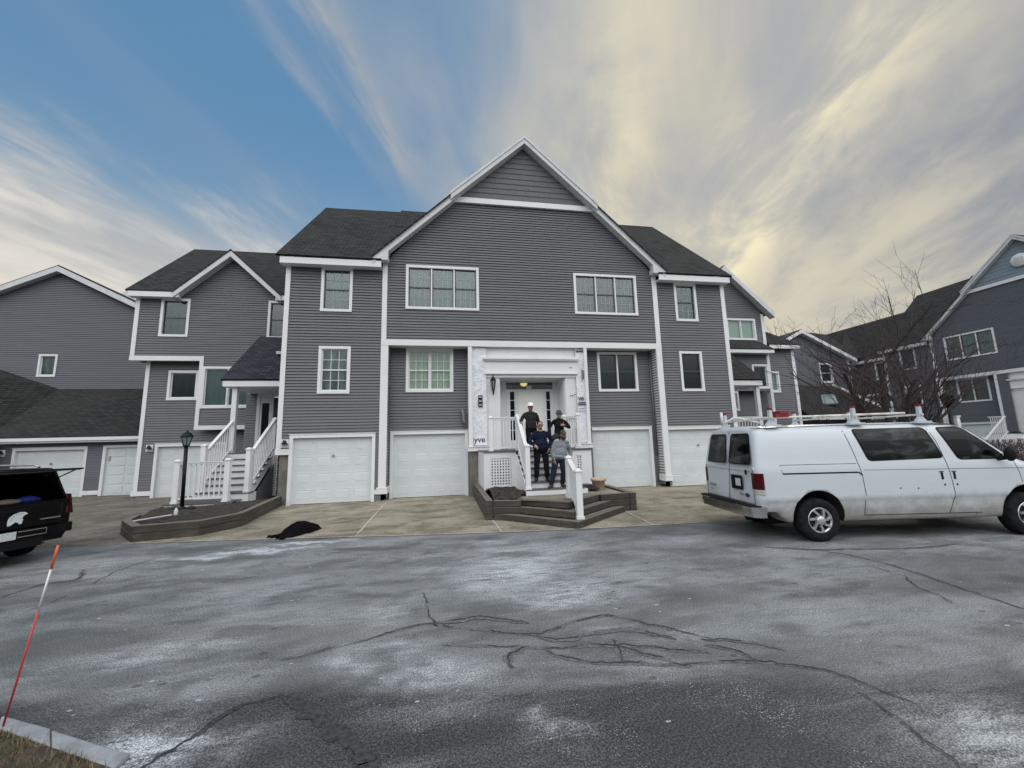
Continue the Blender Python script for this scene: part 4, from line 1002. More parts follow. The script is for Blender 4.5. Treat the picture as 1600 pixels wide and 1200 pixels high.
t.fbox(F, -12.96, -12.80, 5.86, 8.42, -.1, .044); t.fbox(G, -12.55, -12.40, .28, 5.70, -.1, .044); t.fbox(F, -12.97, -10.18, 5.66, 5.86, -.1, .050); t.fbox(F, -10.33, -10.18, 2.76, 5.66, -.1, .046); t.fbox(F, -10.33, -8.1, 2.72, 2.90, -.1, .050)
t.fbox(G, -12.62, -11.9, .10, .28, -.1, .05); t.fbox(F, -8.2, -8.0, 1.72, 5.0, -.1, .044)
t.build('corner_board', 'trim', T)
r = MB(); roof(r, [(-13.2, 18.25, 8.62), (-11.38, 18.25, 8.62), (-9.3, 20.3, 10.537), (-7.22, 18.25, 8.62), (-5.4, 18.25, 8.62), (-5.4, 22.4, 12.5), (-13.2, 22.4, 12.5)]); roof(r, [(-13.2, 26.5, 8.6), (-5.4, 26.5, 8.6), (-5.4, 22.4, 12.5), (-13.2, 22.4, 12.5)])
roof(r, [(-11.45, 18.2, 8.58), (-11.45, 21, 8.58), (-9.3, 21, 10.62), (-9.3, 18.2, 10.62)], .05, udir=(0, 1, 0)); roof(r, [(-7.15, 18.2, 8.58), (-7.15, 21, 8.58), (-9.3, 21, 10.62), (-9.3, 18.2, 10.62)], .05, udir=(0, 1, 0))
r.build('roof', 'shingles', T)
t = MB(); t.box(-13.1, -11.2, 18.28, 18.32, 8.36, 8.58); t.box(-7.4, -5.5, 18.28, 18.32, 8.36, 8.58); t.box(-13.1, -11.2, 18.32, 18.58, 8.36, 8.39); t.box(-7.4, -5.5, 18.32, 18.58, 8.36, 8.39); t.build('fascia', 'trim', T)
t = MB()
for sx in (-1, 1):
    x0, x1 = -9.3 + sx * 2.13, -9.3
    t.prism([(x0, 18.22, 8.58), (x1, 18.22, 10.58), (x1, 18.22, 10.28), (x0, 18.22, 8.30)], (0, .34, 0))
t.build('rake_board', 'trim_aged', T)
window(T, F, -12.0, -10.89, 6.70, 8.39, 1, 'drape_dark'); window(T, F, -7.78, -6.6, 6.68, 8.42, 1, 'drape_dark'); window(T, G, -11.68, -10.52, 4.01, 5.30, 1, 'tree_reflection', 'glass_dim', hung=False, sash='trim')
window(T, F, -10.19, -8.20, 3.62, 5.42, 2, 'blind_grey', hung=False, sash='trim')
garage(T, G, -11.92, -9.2, 2.18, -.02, handle=False)
floodlight(T, -12.1, 18.92, 2.0)
# vent jack on the roof and skylight on the porch roof
m = MB(); m.lathe([(.10, -.25), (.10, .12), (.13, .12), (.13, .16), (.001, .16)], (-7.0, 19.2, 9.9), 10); m.build('roof_vent', 'steel', T)
# porch
r = MB(); roof(r, [(-8.05, 15.75, 4.42), (-5.5, 15.75, 4.42), (-5.5, 18.58, 6.78), (-8.05, 18.58, 6.78)]); r.build('porch_roof', 'shingles_blue', T)
t = MB(); t.box(-7.98, -5.55, 15.80, 15.86, 4.16, 4.38); t.box(-7.98, -7.93, 15.86, 18.5, 4.16, 4.38); t.box(-7.93, -5.55, 15.86, 18.5, 4.14, 4.18); t.prism([(-8.0, 15.8, 4.36), (-8.0, 18.55, 6.66), (-8.0, 18.55, 6.5), (-8.0, 15.8, 4.2)], (.03, 0, 0)); t.build('porch_fascia', 'trim', T)
t = MB(); siding(t, FX(-7.93), [(15.9, 4.4), (18.5, 4.4), (18.5, 6.5)]); t.build('porch_gable', 'siding', T)
sg = MB(); sg.bar((-6.75, 17.2, 5.72), (-6.45, 17.2, 5.72), .3, .12); sg.build('skylight', 'trim_aged', T)
t = MB(); t.box(-7.72, -7.56, 15.95, 16.11, 1.75, 4.16); t.build('porch_post', 'trim', T)
dz = MB(); Yd = 17.9
dz.box(-7.7, -5.5, Yd, Yd + .05, 4.02, 4.16); dz.box(-7.70, -7.58, Yd - .02, Yd + .05, 1.75, 4.02); dz.box(-7.58, -7.50, Yd, Yd + .05, 1.75, 4.02); dz.box(-7.22, -7.06, Yd, Yd + .05, 1.75, 4.02); dz.box(-7.5, -7.22, Yd, Yd + .05, 3.75, 4.02); dz.box(-7.5, -7.22, Yd, Yd + .05, 1.75, 2.05)
dz.build('door_frame', 'trim_aged', T)
d = MB(); d.box(-7.5, -7.22, Yd + .03, Yd + .035, 2.05, 3.75); d.build('sidelight', 'suv_glass', T)
d = MB(); d.box(-7.06, -6.1, Yd + .01, Yd + .05, 1.78, 3.98); do = d.build('entry_door', 'door_navy', T)
d = MB(); d.lathe([(.03, 0), (.03, -.06), (.001, -.07)], (-6.98, Yd + .01, 2.6), 8, axis='y'); d.lathe([(.02, 0), (.02, -.03), (.001, -.035)], (-6.98, Yd + .01, 2.78), 8, axis='y'); d.build('door_knob', 'steel', do)
d = MB(); siding(d, FY(17.9), [(-8.1, 1.75), (-7.7, 1.75), (-7.7, 4.2), (-8.1, 4.2)]); d.build('porch_siding', 'siding', T)
m = MB(); m.box(-7.75, -5.55, 15.98, 18.6, 1.70, 1.75); m.build('porch_deck', 'tread', T)
rr = MB(); tt = MB()
n = 7; run = .255; z0 = .37; rise = (1.75 - z0) / n
for i in range(n):
    y0 = 14.2 + i * run
    wx0 = -7.70
    rr.box(wx0, -6.24, y0 + .03, y0 + .05, z0 + i * rise, z0 + (i + 1) * rise - .035)
    if i < n - 1: tt.box(wx0 - .03, -6.2, y0, y0 + run + .03, z0 + (i + 1) * rise - .035, z0 + (i + 1) * rise)
tt.box(-8.05, -6.22, 13.28, 14.25, z0 - .035, z0); rr.box(-8.02, -6.25, 13.31, 13.33, .08, z0 - .035); rr.box(-8.02, -8.0, 13.33, 14.2, .08, z0 - .035); rr.box(-6.27, -6.25, 13.33, 14.2, .08, z0 - .035)
tt.box(-6.55, -6.02, 13.85, 14.2, .53, .565); rr.box(-6.53, -6.05, 13.87, 13.9, .1, .53); rr.box(-6.07, -6.05, 13.9, 14.4, .1, .53)
for xs in (-6.24, -7.70): rr.prism([(xs - .02, 14.2, .2), (xs - .02, 16.0, 1.40), (xs - .02, 16.0, 1.7), (xs - .02, 14.2, .50)], (.04, 0, 0))
rr.build('stair_riser', 'trim', T); tt.build('stair_tread', 'tread', T)
sk = MB(); lattice(sk, FY(16.0), -6.2, -5.6, .2, 1.7, .09, .05); sk.box(-6.28, -6.18, 15.96, 16.02, .1, 1.7); sk.build('porch_lattice', 'trim', T)
vo = MB(); vo.box(-7.6, -5.6, 16.2, 16.22, 0, 1.7); vo.build('underdeck_shade', 'dark_void', T)  # black sheet painted as the shade below the porch
sk = MB(); siding(sk, FX(-6.18, -1), [(14.6, .1), (15.95, .1), (15.95, 1.35), (14.6, .45)]); sk.build('stair_siding', 'siding', T)
newel(T, -7.68, 14.45, .55, 2.06, .14); railing(T, (-7.68, 14.5, .66), (-7.64, 15.95, 1.72), 1.15, .16, 11)
newel(T, -6.24, 14.35, .55, 1.90, .13); railing(T, (-6.24, 14.4, .6), (-6.24, 15.98, 1.72), 1.2, .16, 13); newel(T, -6.24, 16.02, 1.70, 3.0, .12); railing(T, (-6.24, 16.06, 1.75), (-5.6, 16.06, 1.75), 1.0, .1, 5)
newel(T, -7.78, 13.40, .37, 1.62, .14); newel(T, -6.44, 13.40, .37, 1.62, .14); railing(T, (-7.72, 13.40, .37), (-6.5, 13.40, .37), 1.14, .13, 9)
newel(T, -6.12, 13.92, .56, 1.92, .13); railing(T, (-6.14, 13.97, .56), (-6.22, 14.3, .56), 1.1, .1, 4)

# ================================================================== far left garage wing and tall gabled house
GW = thing('garage_wing', 'low garage wing with a broad dark shingle roof at the far left', 'building', (-16.5, 20.8, 0)); T = GW; F = FY(20.8)
W = MB(); siding(W, F, [(-24, 0), (-12.6, 0), (-12.6, 2.55), (-24, 2.55)], [(-18.52, -15.72, -1, 2.16), (-15.12, -13.3, -1, 2.2)]); siding(W, FX(-19.0, -1), [(18, 0), (20.8, 0), (20.8, 2.3), (18, 2.3)])
W.build('wall', 'siding_blue', T)
garage(T, F, -18.52, -15.72, 2.16, -.02, cols=4); 
m = MB(); m.fbox(F, -15.12, -15.0, -.02, 2.1, -.1, .044); m.fbox(F, -13.42, -13.3, -.02, 2.1, -.1, .044); m.fbox(F, -15.12, -13.3, 2.1, 2.2, -.1, .048); m.build('door_trim', 'trim', T)
m = MB(); m.fbox(F, -15.0, -13.42, 0, 2.1, -.1, -.05)
for k in range(5):
    for q in range(2): m.fbox(F, -14.9 + q * .76, -14.26 + q * .76, .1 + k * .4, .40 + k * .4, -.05, -.035)
o = m.build('side_door', 'door_white', T); m = MB(); m.fbox(F, -14.9, -14.84, 1.5, 1.72, -.035, -.015); m.build('handle', 'steel', o)
m = MB(); m.fbox(F, -15.72, -15.12, .06, .24, -.02, .05); m.build('base_board', 'trim', T)
m = MB(); m.box(-19.0, -12.6, 20.42, 20.48, 2.36, 2.56); m.box(-19.05, -12.6, 20.34, 20.42, 2.44, 2.58); m.box(-19.0, -12.6, 20.48, 20.8, 2.36, 2.39); m.build('gutter', 'trim', T)
floodlight(T, -18.9, 20.77, 1.95)
r = MB(); roof(r, [(-19.2, 20.35, 2.6), (-12.4, 20.35, 2.6), (-12.4, 24.95, 5.35), (-20.6, 24.95, 5.35)])
roof(r, [(-19.0, 17.6, 2.4), (-19.2, 20.35, 2.6), (-20.6, 24.95, 5.35), (-26, 24.95, 7.4), (-26, 17.6, 7.2)], udir=(0, 1, 0))
r.build('roof', 'shingles', T)
m = MB(); m.prism([(-19.05, 17.7, 2.38), (-26, 17.7, 7.1), (-26, 17.7, 6.85), (-19.05, 17.7, 2.13)], (0, .05, 0)); m.box(-19.06, -18.98, 17.75, 20.35, 2.2, 2.42); m.build('fascia', 'trim', T)
HG = thing('gabled_house', 'tall plain gable wall with one small square window at the far left', 'building', (-21.2, 25, 0)); T = HG; F = FY(25)
W = MB(); siding(W, F, [(-27.2, 0), (-15.2, 0), (-15.2, 9.1), (-21.2, 12.05), (-27.2, 9.1)], [(-21.72, -20.85, 6.0, 7.25)]); siding(W, FX(-15.2, -1), [(25, 0), (36, 0), (36, 9), (25, 9)], ex=.21); W.build('wall', 'siding_blue', T)
window(T, F, -21.72, -20.85, 6.0, 7.25, 1, 'tree_reflection', sash='trim', hung=False)
r = MB(); roof(r, [(-27.8, 24.7, 8.95), (-27.8, 36, 8.95), (-21.2, 36, 12.28), (-21.2, 24.7, 12.28)], udir=(0, 1, 0)); roof(r, [(-14.6, 24.7, 8.95), (-14.6, 36, 8.95), (-21.2, 36, 12.28), (-21.2, 24.7, 12.28)], udir=(0, 1, 0)); r.build('roof', 'shingles', T)
t = MB()
for sx in (-1, 1): t.prism([(-21.2 + sx * 6.5, 24.66, 8.93), (-21.2, 24.66, 12.2), (-21.2, 24.66, 11.9), (-21.2 + sx * 6.5, 24.66, 8.63)], (0, .3, 0))
t.build('rake_board', 'trim_aged', T)
r = MB(); roof(r, [(-16.6, 29.0, 12.6), (-16.6, 34, 12.6), (-19.4, 34, 13.9), (-19.4, 29.0, 13.9)], udir=(0, 1, 0)); r.face([(-16.7, 29.02, 12.5), (-19.4, 29.02, 13.8), (-21.2, 29.02, 12.2), (-16.7, 29.02, 10.0)]); r.build('rear_dormer', 'trim_aged', T)

# ================================================================== right set-back building
RB = thing('townhouse', 'grey house with a half gable and two small lean-to roofs, right of the tall gable', 'building', (15.4, 18.6, 0)); T = RB; F = FY(18.6); G = FY(18.35)
W = MB()
siding(W, F, [(11.7, 0), (17.2, 0), (17.2, 8.75), (14.95, 10.9), (12.6, 8.6), (11.7, 8.6)], [(14.2, 16.76, 7.0, 8.22), (12.5, 13.8, 1, 4.2), (16.3, 17.0, 4.3, 6.0)])
siding(W, FY(18.75), [(17.2, 0), (19.05, 0), (19.05, 6.7), (17.2, 6.7)], [(16.95, 18.0, 4.16, 5.32)])
siding(W, FX(19.07, -1), [(18.75, 0), (26, 0), (26, 7.5), (18.75, 6.7)], ex=.21); siding(W, FX(17.22, -1), [(18.6, 6.7), (24, 6.7), (24, 10), (18.6, 8.6)], ex=.21)
W.build('wall', 'siding', T)
t = MB(); t.fbox(F, 17.14, 17.32, 1.0, 8.5, -.1, .044); t.fbox(FY(18.75), 18.92, 19.10, .3, 6.5, -.1, .044); t.fbox(FY(18.75), 18.95, 19.16, 5.0, 6.0, -.1, .0); t.build('corner_board', 'trim', T)
r = MB(); roof(r, [(17.75, 18.25, 8.55), (17.75, 25, 8.55), (14.95, 25, 11.1), (14.95, 18.25, 11.1)], udir=(0, 1, 0)); roof(r, [(11.7, 18.25, 8.1), (11.7, 25, 8.1), (14.95, 25, 11.1), (14.95, 18.25, 11.1)], udir=(0, 1, 0))
roof(r, [(17.35, 18.4, 6.78), (19.3, 18.4, 6.78), (17.35, 20.35, 8.6)]); roof(r, [(19.3, 18.4, 6.78), (19.3, 24, 6.78), (17.35, 24, 8.6), (17.35, 20.35, 8.6)], udir=(0, 1, 0))
roof(r, [(13.6, 17.75, 6.34), (17.05, 17.75, 6.34), (16.6, 18.58, 7.05), (13.6, 18.58, 7.05)])
roof(r, [(11.6, 15.75, 4.42), (14.35, 15.75, 4.42), (14.35, 18.58, 6.78), (11.6, 18.58, 6.78)]); r.build('roof', 'shingles', T)
t = MB(); t.prism([(17.7, 18.2, 8.52), (14.95, 18.2, 11.06), (14.95, 18.2, 10.76), (17.7, 18.2, 8.22)], (0, .36, 0)); t.prism([(12.2, 18.2, 8.52), (14.95, 18.2, 11.06), (14.95, 18.2, 10.76), (12.2, 18.2, 8.22)], (0, .36, 0)); t.build('rake_board', 'trim_aged', T)
t = MB(); t.box(17.36, 19.22, 18.42, 18.46, 6.55, 6.74); t.box(13.7, 17.0, 17.78, 17.82, 6.14, 6.32); t.box(13.7, 17.0, 17.82, 18.58, 6.14, 6.17); t.box(11.7, 14.28, 15.80, 15.86, 4.16, 4.38); t.box(11.7, 14.28, 15.86, 18.5, 4.14, 4.18); t.box(14.22, 14.28, 15.86, 18.5, 4.18, 4.36); t.build('fascia', 'trim', T)
t = MB(); siding(t, FX(14.25, -1), [(15.9, 4.4), (18.5, 4.4), (18.5, 6.5)]); siding(t, FY(18.2), [(14.4, 4.2), (16.9, 4.2), (16.9, 6.14), (14.4, 6.14)], [(15.9, 16.86, 4.3, 5.6)]); t.build('bay_wall', 'siding', T)
t = MB(); t.fbox(FY(18.2), 16.84, 17.0, 2.0, 6.14, -.2, .044); t.build('bay_corner_board', 'trim', T)
window(T, F, 14.2, 16.76, 7.0, 8.22, 3, 'blind_green', sash='trim', hung=False); window(T, FY(18.75), 16.95, 18.0, 4.16, 5.32, 1, 'blind_green', sash='trim', hung=False); window(T, FY(18.2), 15.9, 16.86, 4.3, 5.6, 1, 'drape_dark', sash='trim', hung=False)
t = MB(); t.box(14.05, 14.22, 15.95, 16.11, 1.75, 4.16); t.build('porch_post', 'trim', T)
t = MB(); t.box(12.0, 14.25, 15.98, 18.6, 1.70, 1.75); t.build('porch_deck', 'tread', T)
t = MB(); t.box(12.5, 13.3, 18.0, 18.05, 1.75, 3.95); t.build('entry_door', 'door_black', T)
t = MB(); t.box(13.3, 13.48, 17.97, 18.05, 1.75, 4.1); t.box(12.0, 13.3, 17.97, 18.05, 3.95, 4.1); t.build('door_frame', 'trim', T)
t = MB(); siding(t, FY(17.98), [(13.48, 1.75), (13.68, 1.75), (13.68, 4.15), (13.48, 4.15)]); siding(t, FY(17.98), [(13.68, 1.75), (14.6, 1.75), (14.6, 3.0), (13.68, 3.0)]); t.build('porch_siding', 'siding', T)
window(T, FY(17.98), 13.75, 14.75, 3.15, 4.15, 2, 'drape_dark', sash='trim', hung=False)
railing(T, (12.1, 15.9, 1.75), (12.2, 14.6, .7), 1.0, .1, 9); newel(T, 12.15, 15.95, 1.7, 2.8); railing(T, (12.3, 15.98, 1.75), (14.05, 15.98, 1.75), .95, .1, 12)

# corner house closing the court at the far right
CH = thing('gabled_house', 'blue grey gable end with a skylit lean-to, farthest beyond the bare tree', 'building', (33, 30, 0)); T = CH; F = FY(30)
W = MB(); siding(W, F, [(26.6, 0), (36.2, 0), (36.2, 8.6), (31.3, 10.9), (26.6, 8.7)], [(33.05, 34.4, 6.35, 8.15)], ex=.13)
W.build('wall', 'siding_blue', T)
siding_w = MB(); siding(siding_w, FX(38.3), [(22.9, 0), (33, 0), (33, 8.5), (22.9, 8.5)], [(28.9, 31.9, 3.0, 5.3), (27.9, 29.4, 6.5, 8.1)], ex=.13); siding_w.build('side_wall', 'siding_blue', T)
window(T, F, 33.05, 34.4, 6.35, 8.15, 1, 'drape_dark', sash='trim', casing=.14); 
for (y0, y1, z0, z1) in ((28.9, 31.9, 3.0, 5.3), (27.9, 29.4, 6.5, 8.1)): window(T, FX(38.3), y0, y1, z0, z1, 3 if z0 < 4 else 1, 'drape_dark', 'glass_dim', casing=.14)
r = MB(); roof(r, [(26.1, 29.6, 8.5), (26.1, 42, 8.5), (31.3, 42, 11.15), (31.3, 29.6, 11.15)], udir=(0, 1, 0)); roof(r, [(36.8, 29.6, 8.5), (36.8, 42, 8.5), (31.3, 42, 11.15), (31.3, 29.6, 11.15)], udir=(0, 1, 0))
roof(r, [(37.9, 22.5, 8.44), (37.9, 37, 8.44), (42.2, 37, 12.87), (42.2, 22.5, 12.87)])
roof(r, [(35.6, 30.2, 8.5), (38.0, 30.2, 8.5), (42.2, 34.8, 12.8)]); roof(r, [(36.4, 30.02, 8.62), (38.2, 30.3, 8.7), (38.6, 33.8, 11.95)], .04); roof(r, [(31.3, 30.02, 11.08), (36.4, 30.02, 8.62), (38.6, 33.8, 11.95)], .04); roof(r, [(38.6, 33.8, 11.95), (38.2, 30.3, 8.7), (42.2, 36.9, 12.85)], .04)
roof(r, [(28, 26.6, 3.2), (36.4, 26.6, 3.2), (34.2, 29.96, 6.1), (28, 29.96, 6.1)]); r.build('roof', 'shingles', T)
t = MB()
t.prism([(26.2, 29.56, 8.5), (31.3, 29.56, 11.1), (31.3, 29.56, 10.8), (26.2, 29.56, 8.2)], (0, .4, 0)); t.prism([(36.7, 29.56, 8.5), (31.3, 29.56, 11.1), (31.3, 29.56, 10.8), (36.7, 29.56, 8.2)], (0, .4, 0)); t.box(37.88, 37.95, 22.6, 33, 8.16, 8.40); t.bar((36.3, 26.5, 3.2), (34.1, 29.9, 6.2), .25, .2); t.box(28, 36.2, 26.5, 26.6, 2.95, 3.15); t.box(36.05, 36.25, 29.9, 30, 0, 8.4); t.build('trim_board', 'trim', T)
m = MB(); m.bar((31.0, 27.6, 4.25), (31.9, 28.6, 5.10), 1.0, .12); m.build('skylight', 'hatch_glass', T)
# ================================================================== timber beds
def timber_run(name, T, pts, z0, z1, w=.17, seed=0, closed=False, drop=.004):
    """landscape ties laid end to end along a line (one mesh: one run of ties)"""
    m = MB(); rnd = random.Random(seed); n = len(pts)
    for i in range(n if closed else n - 1):
        p, q = Vector((*pts[i], 0)), Vector((*pts[(i + 1) % n], 0)); L = (q - p).length; d = (q - p) / L
        nr = Vector((-d.y, d.x, 0)); rows = max(1, round((z1 - z0) / .16))
        for r in range(rows):
            a0 = z0 + (z1 - z0) * r / rows; a1 = z0 + (z1 - z0) * (r + 1) / rows - .006 - (drop * i if r == rows - 1 else .0015 * i)
            t = 0.0 if r % 2 == 0 else -.4 * rnd.random() * L
            while t < L - 1e-3:
                l = rnd.uniform(1.3, 2.4); s0, s1 = max(0, t), min(L, t + l)
                if s1 - s0 > .05:
                    a = p + d * s0; b = p + d * (s1 - .006); o = rnd.uniform(-.008, .008)
                    m.hexa([a + nr * o + Vector((0, 0, a0)), b + nr * o + Vector((0, 0, a0)), b + nr * (w + o) + Vector((0, 0, a0)), a + nr * (w + o) + Vector((0, 0, a0)),
                            a + nr * o + Vector((0, 0, a1)), b + nr * o + Vector((0, 0, a1)), b + nr * (w + o) + Vector((0, 0, a1)), a + nr * (w + o) + Vector((0, 0, a1))])
                t += l
    return m.build(name, 'timber', T, bevel=.012)
def soil(name, T, poly, z, hump=.06, seed=0, mats='soil', res=.09):
    xs = [p[0] for p in poly]; ys = [p[1] for p in poly]; m = MB()
    def inside(x, y):
        c = False
        for i in range(len(poly)):
            (x0, y0), (x1, y1) = poly[i], poly[(i + 1) % len(poly)]
            if (y0 > y) != (y1 > y) and x < (x1 - x0) * (y - y0) / (y1 - y0) + x0: c = not c
        return c
    nx = int((max(xs) - min(xs)) / res) + 1; ny = int((max(ys) - min(ys)) / res) + 1
    def P(i, j):
        x = min(xs) + i * res; y = min(ys) + j * res
        k = mnoise.noise(Vector((x * 1.3 + seed, y * 1.3, 0))) * hump + mnoise.noise(Vector((x * 7, y * 7, seed))) * .025
        return (x, y, z + hump * .6 + k)
    for i in range(nx):
        for j in range(ny):
            if inside(min(xs) + (i + .5) * res, min(ys) + (j + .5) * res): m.face([P(i, j), P(i + 1, j), P(i + 1, j + 1), P(i, j + 1)], smooth=True)
    rnd = random.Random(seed)
    for k in range(160):
        x = rnd.uniform(min(xs), max(xs)); y = rnd.uniform(min(ys), max(ys))
        if inside(x, y):
            s = rnd.uniform(.012, .04); b = Vector(P(int((x - min(xs)) / res), int((y - min(ys)) / res))); an = rnd.uniform(0, 6.28)
            m.face([b + Vector((math.cos(an + q) * s * rnd.uniform(.6, 1.3), math.sin(an + q) * s * rnd.uniform(.6, 1.3), .012 + rnd.uniform(0, .02))) for q in (0, 1.5, 3.0, 4.4)])
    return m.build(name, mats, T, weld=True)
bed = thing('timber_bed', 'raised bed of dark weathered timbers around the lamp post', 'raised bed', (-6.2, 12.2, 0))
timber_run('timber_wall', bed, [(-6.57, 10.01), (-5.45, 10.30), (-4.98, 11.2), (-5.35, 14.62)], 0, .34, .17, 1, drop=.004)
timber_run('timber_wall', bed, [(-7.75, 11.75), (-7.5, 11.05), (-6.60, 10.02)], 0, .335, .17, 2)
timber_run('timber_wall', bed, [(-8.3, 13.2), (-7.76, 11.78)], 0, .20, .17, 3)
soil('soil', bed, [(-6.5, 10.25), (-5.55, 10.5), (-5.2, 11.25), (-5.5, 14.6), (-8.0, 14.6), (-8.1, 13.2), (-7.6, 11.8), (-7.35, 11.15)], .25, .07, 3)
plat = thing('timber_platform', 'weathered timber platform with a pointed flight of steps below the white stairs', 'timber steps', (2.9, 10.2, 0))
def shp(k): return [(1.19, 10.25 + k), (2.83, 8.57 + k), (4.66, 10.25 + k)]
def step(k, z0, z1, xl, xr, seed):
    L, A, R = Vector((1.19, 10.2 + k)), Vector((2.83, 8.57 + k)), Vector((4.66, 10.2 + k))
    Lc = A + (L - A) * ((A.x - xl) / (A.x - L.x)); Rc = A + (R - A) * ((xr - A.x) / (R.x - A.x))
    timber_run('step_timber', plat, [tuple(Lc), tuple(A)], z0, z1, .19, seed); timber_run('step_timber', plat, [tuple(A), tuple(Rc)], z0 - .004, z1 - .005, .186, seed + 1)
    m = MB(); m.face([(Lc.x, Lc.y + .1, z1 - .025), (A.x, A.y + .12, z1 - .025), (Rc.x, Rc.y + .1, z1 - .025), (Rc.x, Rc.y + .9, z1 - .025), (Lc.x, Lc.y + .9, z1 - .025)]); m.build('step_tread', 'drive_concrete', plat)
step(0, 0, .16, 1.25, 4.66, 11); step(.33, .16, .32, 1.50, 4.40, 13); step(.66, .32, .48, 1.80, 4.05, 15)
timber_run('side_wall', plat, [(1.16, 14.5), (1.16, 10.12)], 0, .48, -.18, 21); timber_run('side_wall', plat, [(1.17, 10.10), (1.84, 9.92)], .0, .475, .17, 22)
timber_run('side_wall', plat, [(4.02, 10.20), (4.86, 10.28)], 0, .478, .18, 23); timber_run('side_wall', plat, [(4.88, 10.30), (4.95, 12.4)], 0, .476, -.18, 24)
m = MB(); m.face([(1.9, 9.98, .463), (2.83, 9.32, .463), (4.0, 10.3, .463), (4.75, 10.4, .463), (4.75, 12.4, .463), (2.0, 12.4, .463)]); m.build('paving', 'drive_concrete', plat)
soil('soil', plat, [(1.22, 10.3), (1.7, 10.12), (2.12, 10.75), (2.12, 12.4), (1.22, 12.4)], .46, .13, 8); soil('soil', plat, [(3.86, 10.95), (4.3, 10.85), (4.4, 12.3), (3.86, 12.3)], .47, .12, 9)

# the lone stepped handrail at the point of the timber steps
hr = thing('handrail', 'short white handrail with two posts stepping down the point of the timber steps', 'handrail', (2.98, 9.1, 0)); T = hr
newel(T, 2.99, 8.93, .15, 1.24, .14); newel(T, 3.13, 10.05, .46, 1.50, .14)
m = MB(); p, q = Vector((2.995, 9.0, .30)), Vector((3.125, 9.98, .58)); up = Vector((0, 0, 1))
m.bar(p + up * .78, q + up * .80, .08, .06); m.bar(p + up * .815, q + up * .835, .11, .03); m.bar(p + up * .03, q + up * .03, .07, .06)
for i in range(1, 9):
    c = p.lerp(q, i / 9); m.bar(c + up * .03, c + up * .79, .05, .05, up=(0, 1, 0))
m.build('railing', 'trim', T)

# flower pot
pot = thing('flower_pot', 'empty tan clay pot standing at the right end of the timber platform', 'flower pot', (4.40, 11.3, .455))
m = MB(); c = (4.40, 11.3, .455); m.lathe([(.001, 0), (.135, 0), (.15, .01), (.195, .26), (.225, .262), (.23, .33), (.205, .335), (.20, .27), (.001, .25)], c, 24); m.build('pot_body', 'pot_clay', pot)
m = MB(); m.lathe([(.001, .27), (.195, .272)], c, 16); m.build('pot_soil', 'soil', pot)

# lamp post in the bed
lp = thing('lamp_post', 'black lamp post with an unlit lantern in the left timber bed', 'lamp post', (-7.22, 12.75, .28))
x, y = -7.22, 12.75
m = MB(); m.tube([(x, y, .25), (x - .03, y, 2.0)], .048, 12); m.lathe([(.11, 0), (.11, .03), (.055, .06)], (x, y, .30), 14); m.build('pole', 'black_metal', lp)
m = MB(); xx = x - .03
m.lathe([(.04, 2.0), (.08, 2.02), (.08, 2.04), (.05, 2.06)], (xx, y, 0), 12); m.lathe([(.17, 2.28), (.175, 2.30), (.08, 2.40), (.03, 2.42), (.02, 2.47), (.001, 2.48)], (xx, y, 0), 6)
for k in range(6):
    q = k * math.pi / 3; m.bar((xx + .08 * math.cos(q), y + .08 * math.sin(q), 2.04), (xx + .145 * math.cos(q), y + .145 * math.sin(q), 2.29), .014, .014)
m.build('lantern', 'black_metal', lp)
m = MB(); m.lathe([(.075, 2.05), (.138, 2.285)], (xx, y, 0), 6); m.build('lantern_glass', 'hatch_glass', lp)
m = MB(); rnd = random.Random(4)
for k in range(5): m.ball((x + rnd.uniform(-.3, .3), y - .12 + rnd.uniform(-.1, .1), .33), (rnd.uniform(.08, .14), rnd.uniform(.07, .1), rnd.uniform(.04, .07)), 5)
tag(m.build('dark_rocks', 'soil'), 'small pile of dark rocks at the foot of the lamp post', 'rocks')
m = MB(); m.lathe([(.001, 0), (.04, 0), (.042, .02), (.042, .11), (.03, .14), (.016, .16), (.016, .18), (.001, .18)], (-6.55, 11.35, .33), 14); tag(m.build('water_bottle', 'bottle_plastic'), 'clear plastic bottle standing in the soil of the timber bed', 'bottle')
m = MB(); m.bar((-6.9, 10.52, .37), (-6.55, 11.2, .37), .04, .02); tag(m.build('trim_offcut', 'trim'), 'thin white trim offcut lying on the corner of the timber bed', 'board')

# ================================================================== snow stake, coat, utility covers
st = thing('snow_stake', 'thin red and white snow marker stake with an orange tip at the curb', 'marker stake', (-3.06, 3.64, .04))
A, B = Vector((-3.062, 3.64, .0)), Vector((-2.868, 3.64, 1.235))
m = MB(); m.tube([A, A.lerp(B, .63)], .0062, 8); m.build('red_shaft', 'stake_red', st)
m = MB(); m.tube([A.lerp(B, .63), A.lerp(B, .865)], .0064, 8); m.build('white_band', 'white_tape', st)
m = MB(); m.tube([A.lerp(B, .865), A.lerp(B, .998), B], [.0078, .0078, .004], 8); m.build('orange_tip', 'orange_paint', st)
m = MB(); nx, ny = 26, 16
def coat_z(u, v):
    r = math.hypot((u - .62) / .40, (v - .55) / .5); e = max(0, 1 - r * r) * .22
    arm = max(0, 1 - abs((v - .25 + .12 * math.sin(u * 4)) / .16)) * max(0, .75 - u) * .11
    arm2 = max(0, 1 - abs((v - .75 + .1 * u) / .16)) * max(0, .8 - u) * .10; tail = max(0, 1 - abs((v - .5) / .2)) * max(0, u - .8) * .35
    return e + arm + arm2 + tail + (mnoise.noise(Vector((u * 5, v * 5, 1))) * .035 + mnoise.noise(Vector((u * 12, v * 12, 4))) * .015) * (e + arm + arm2 > .01)
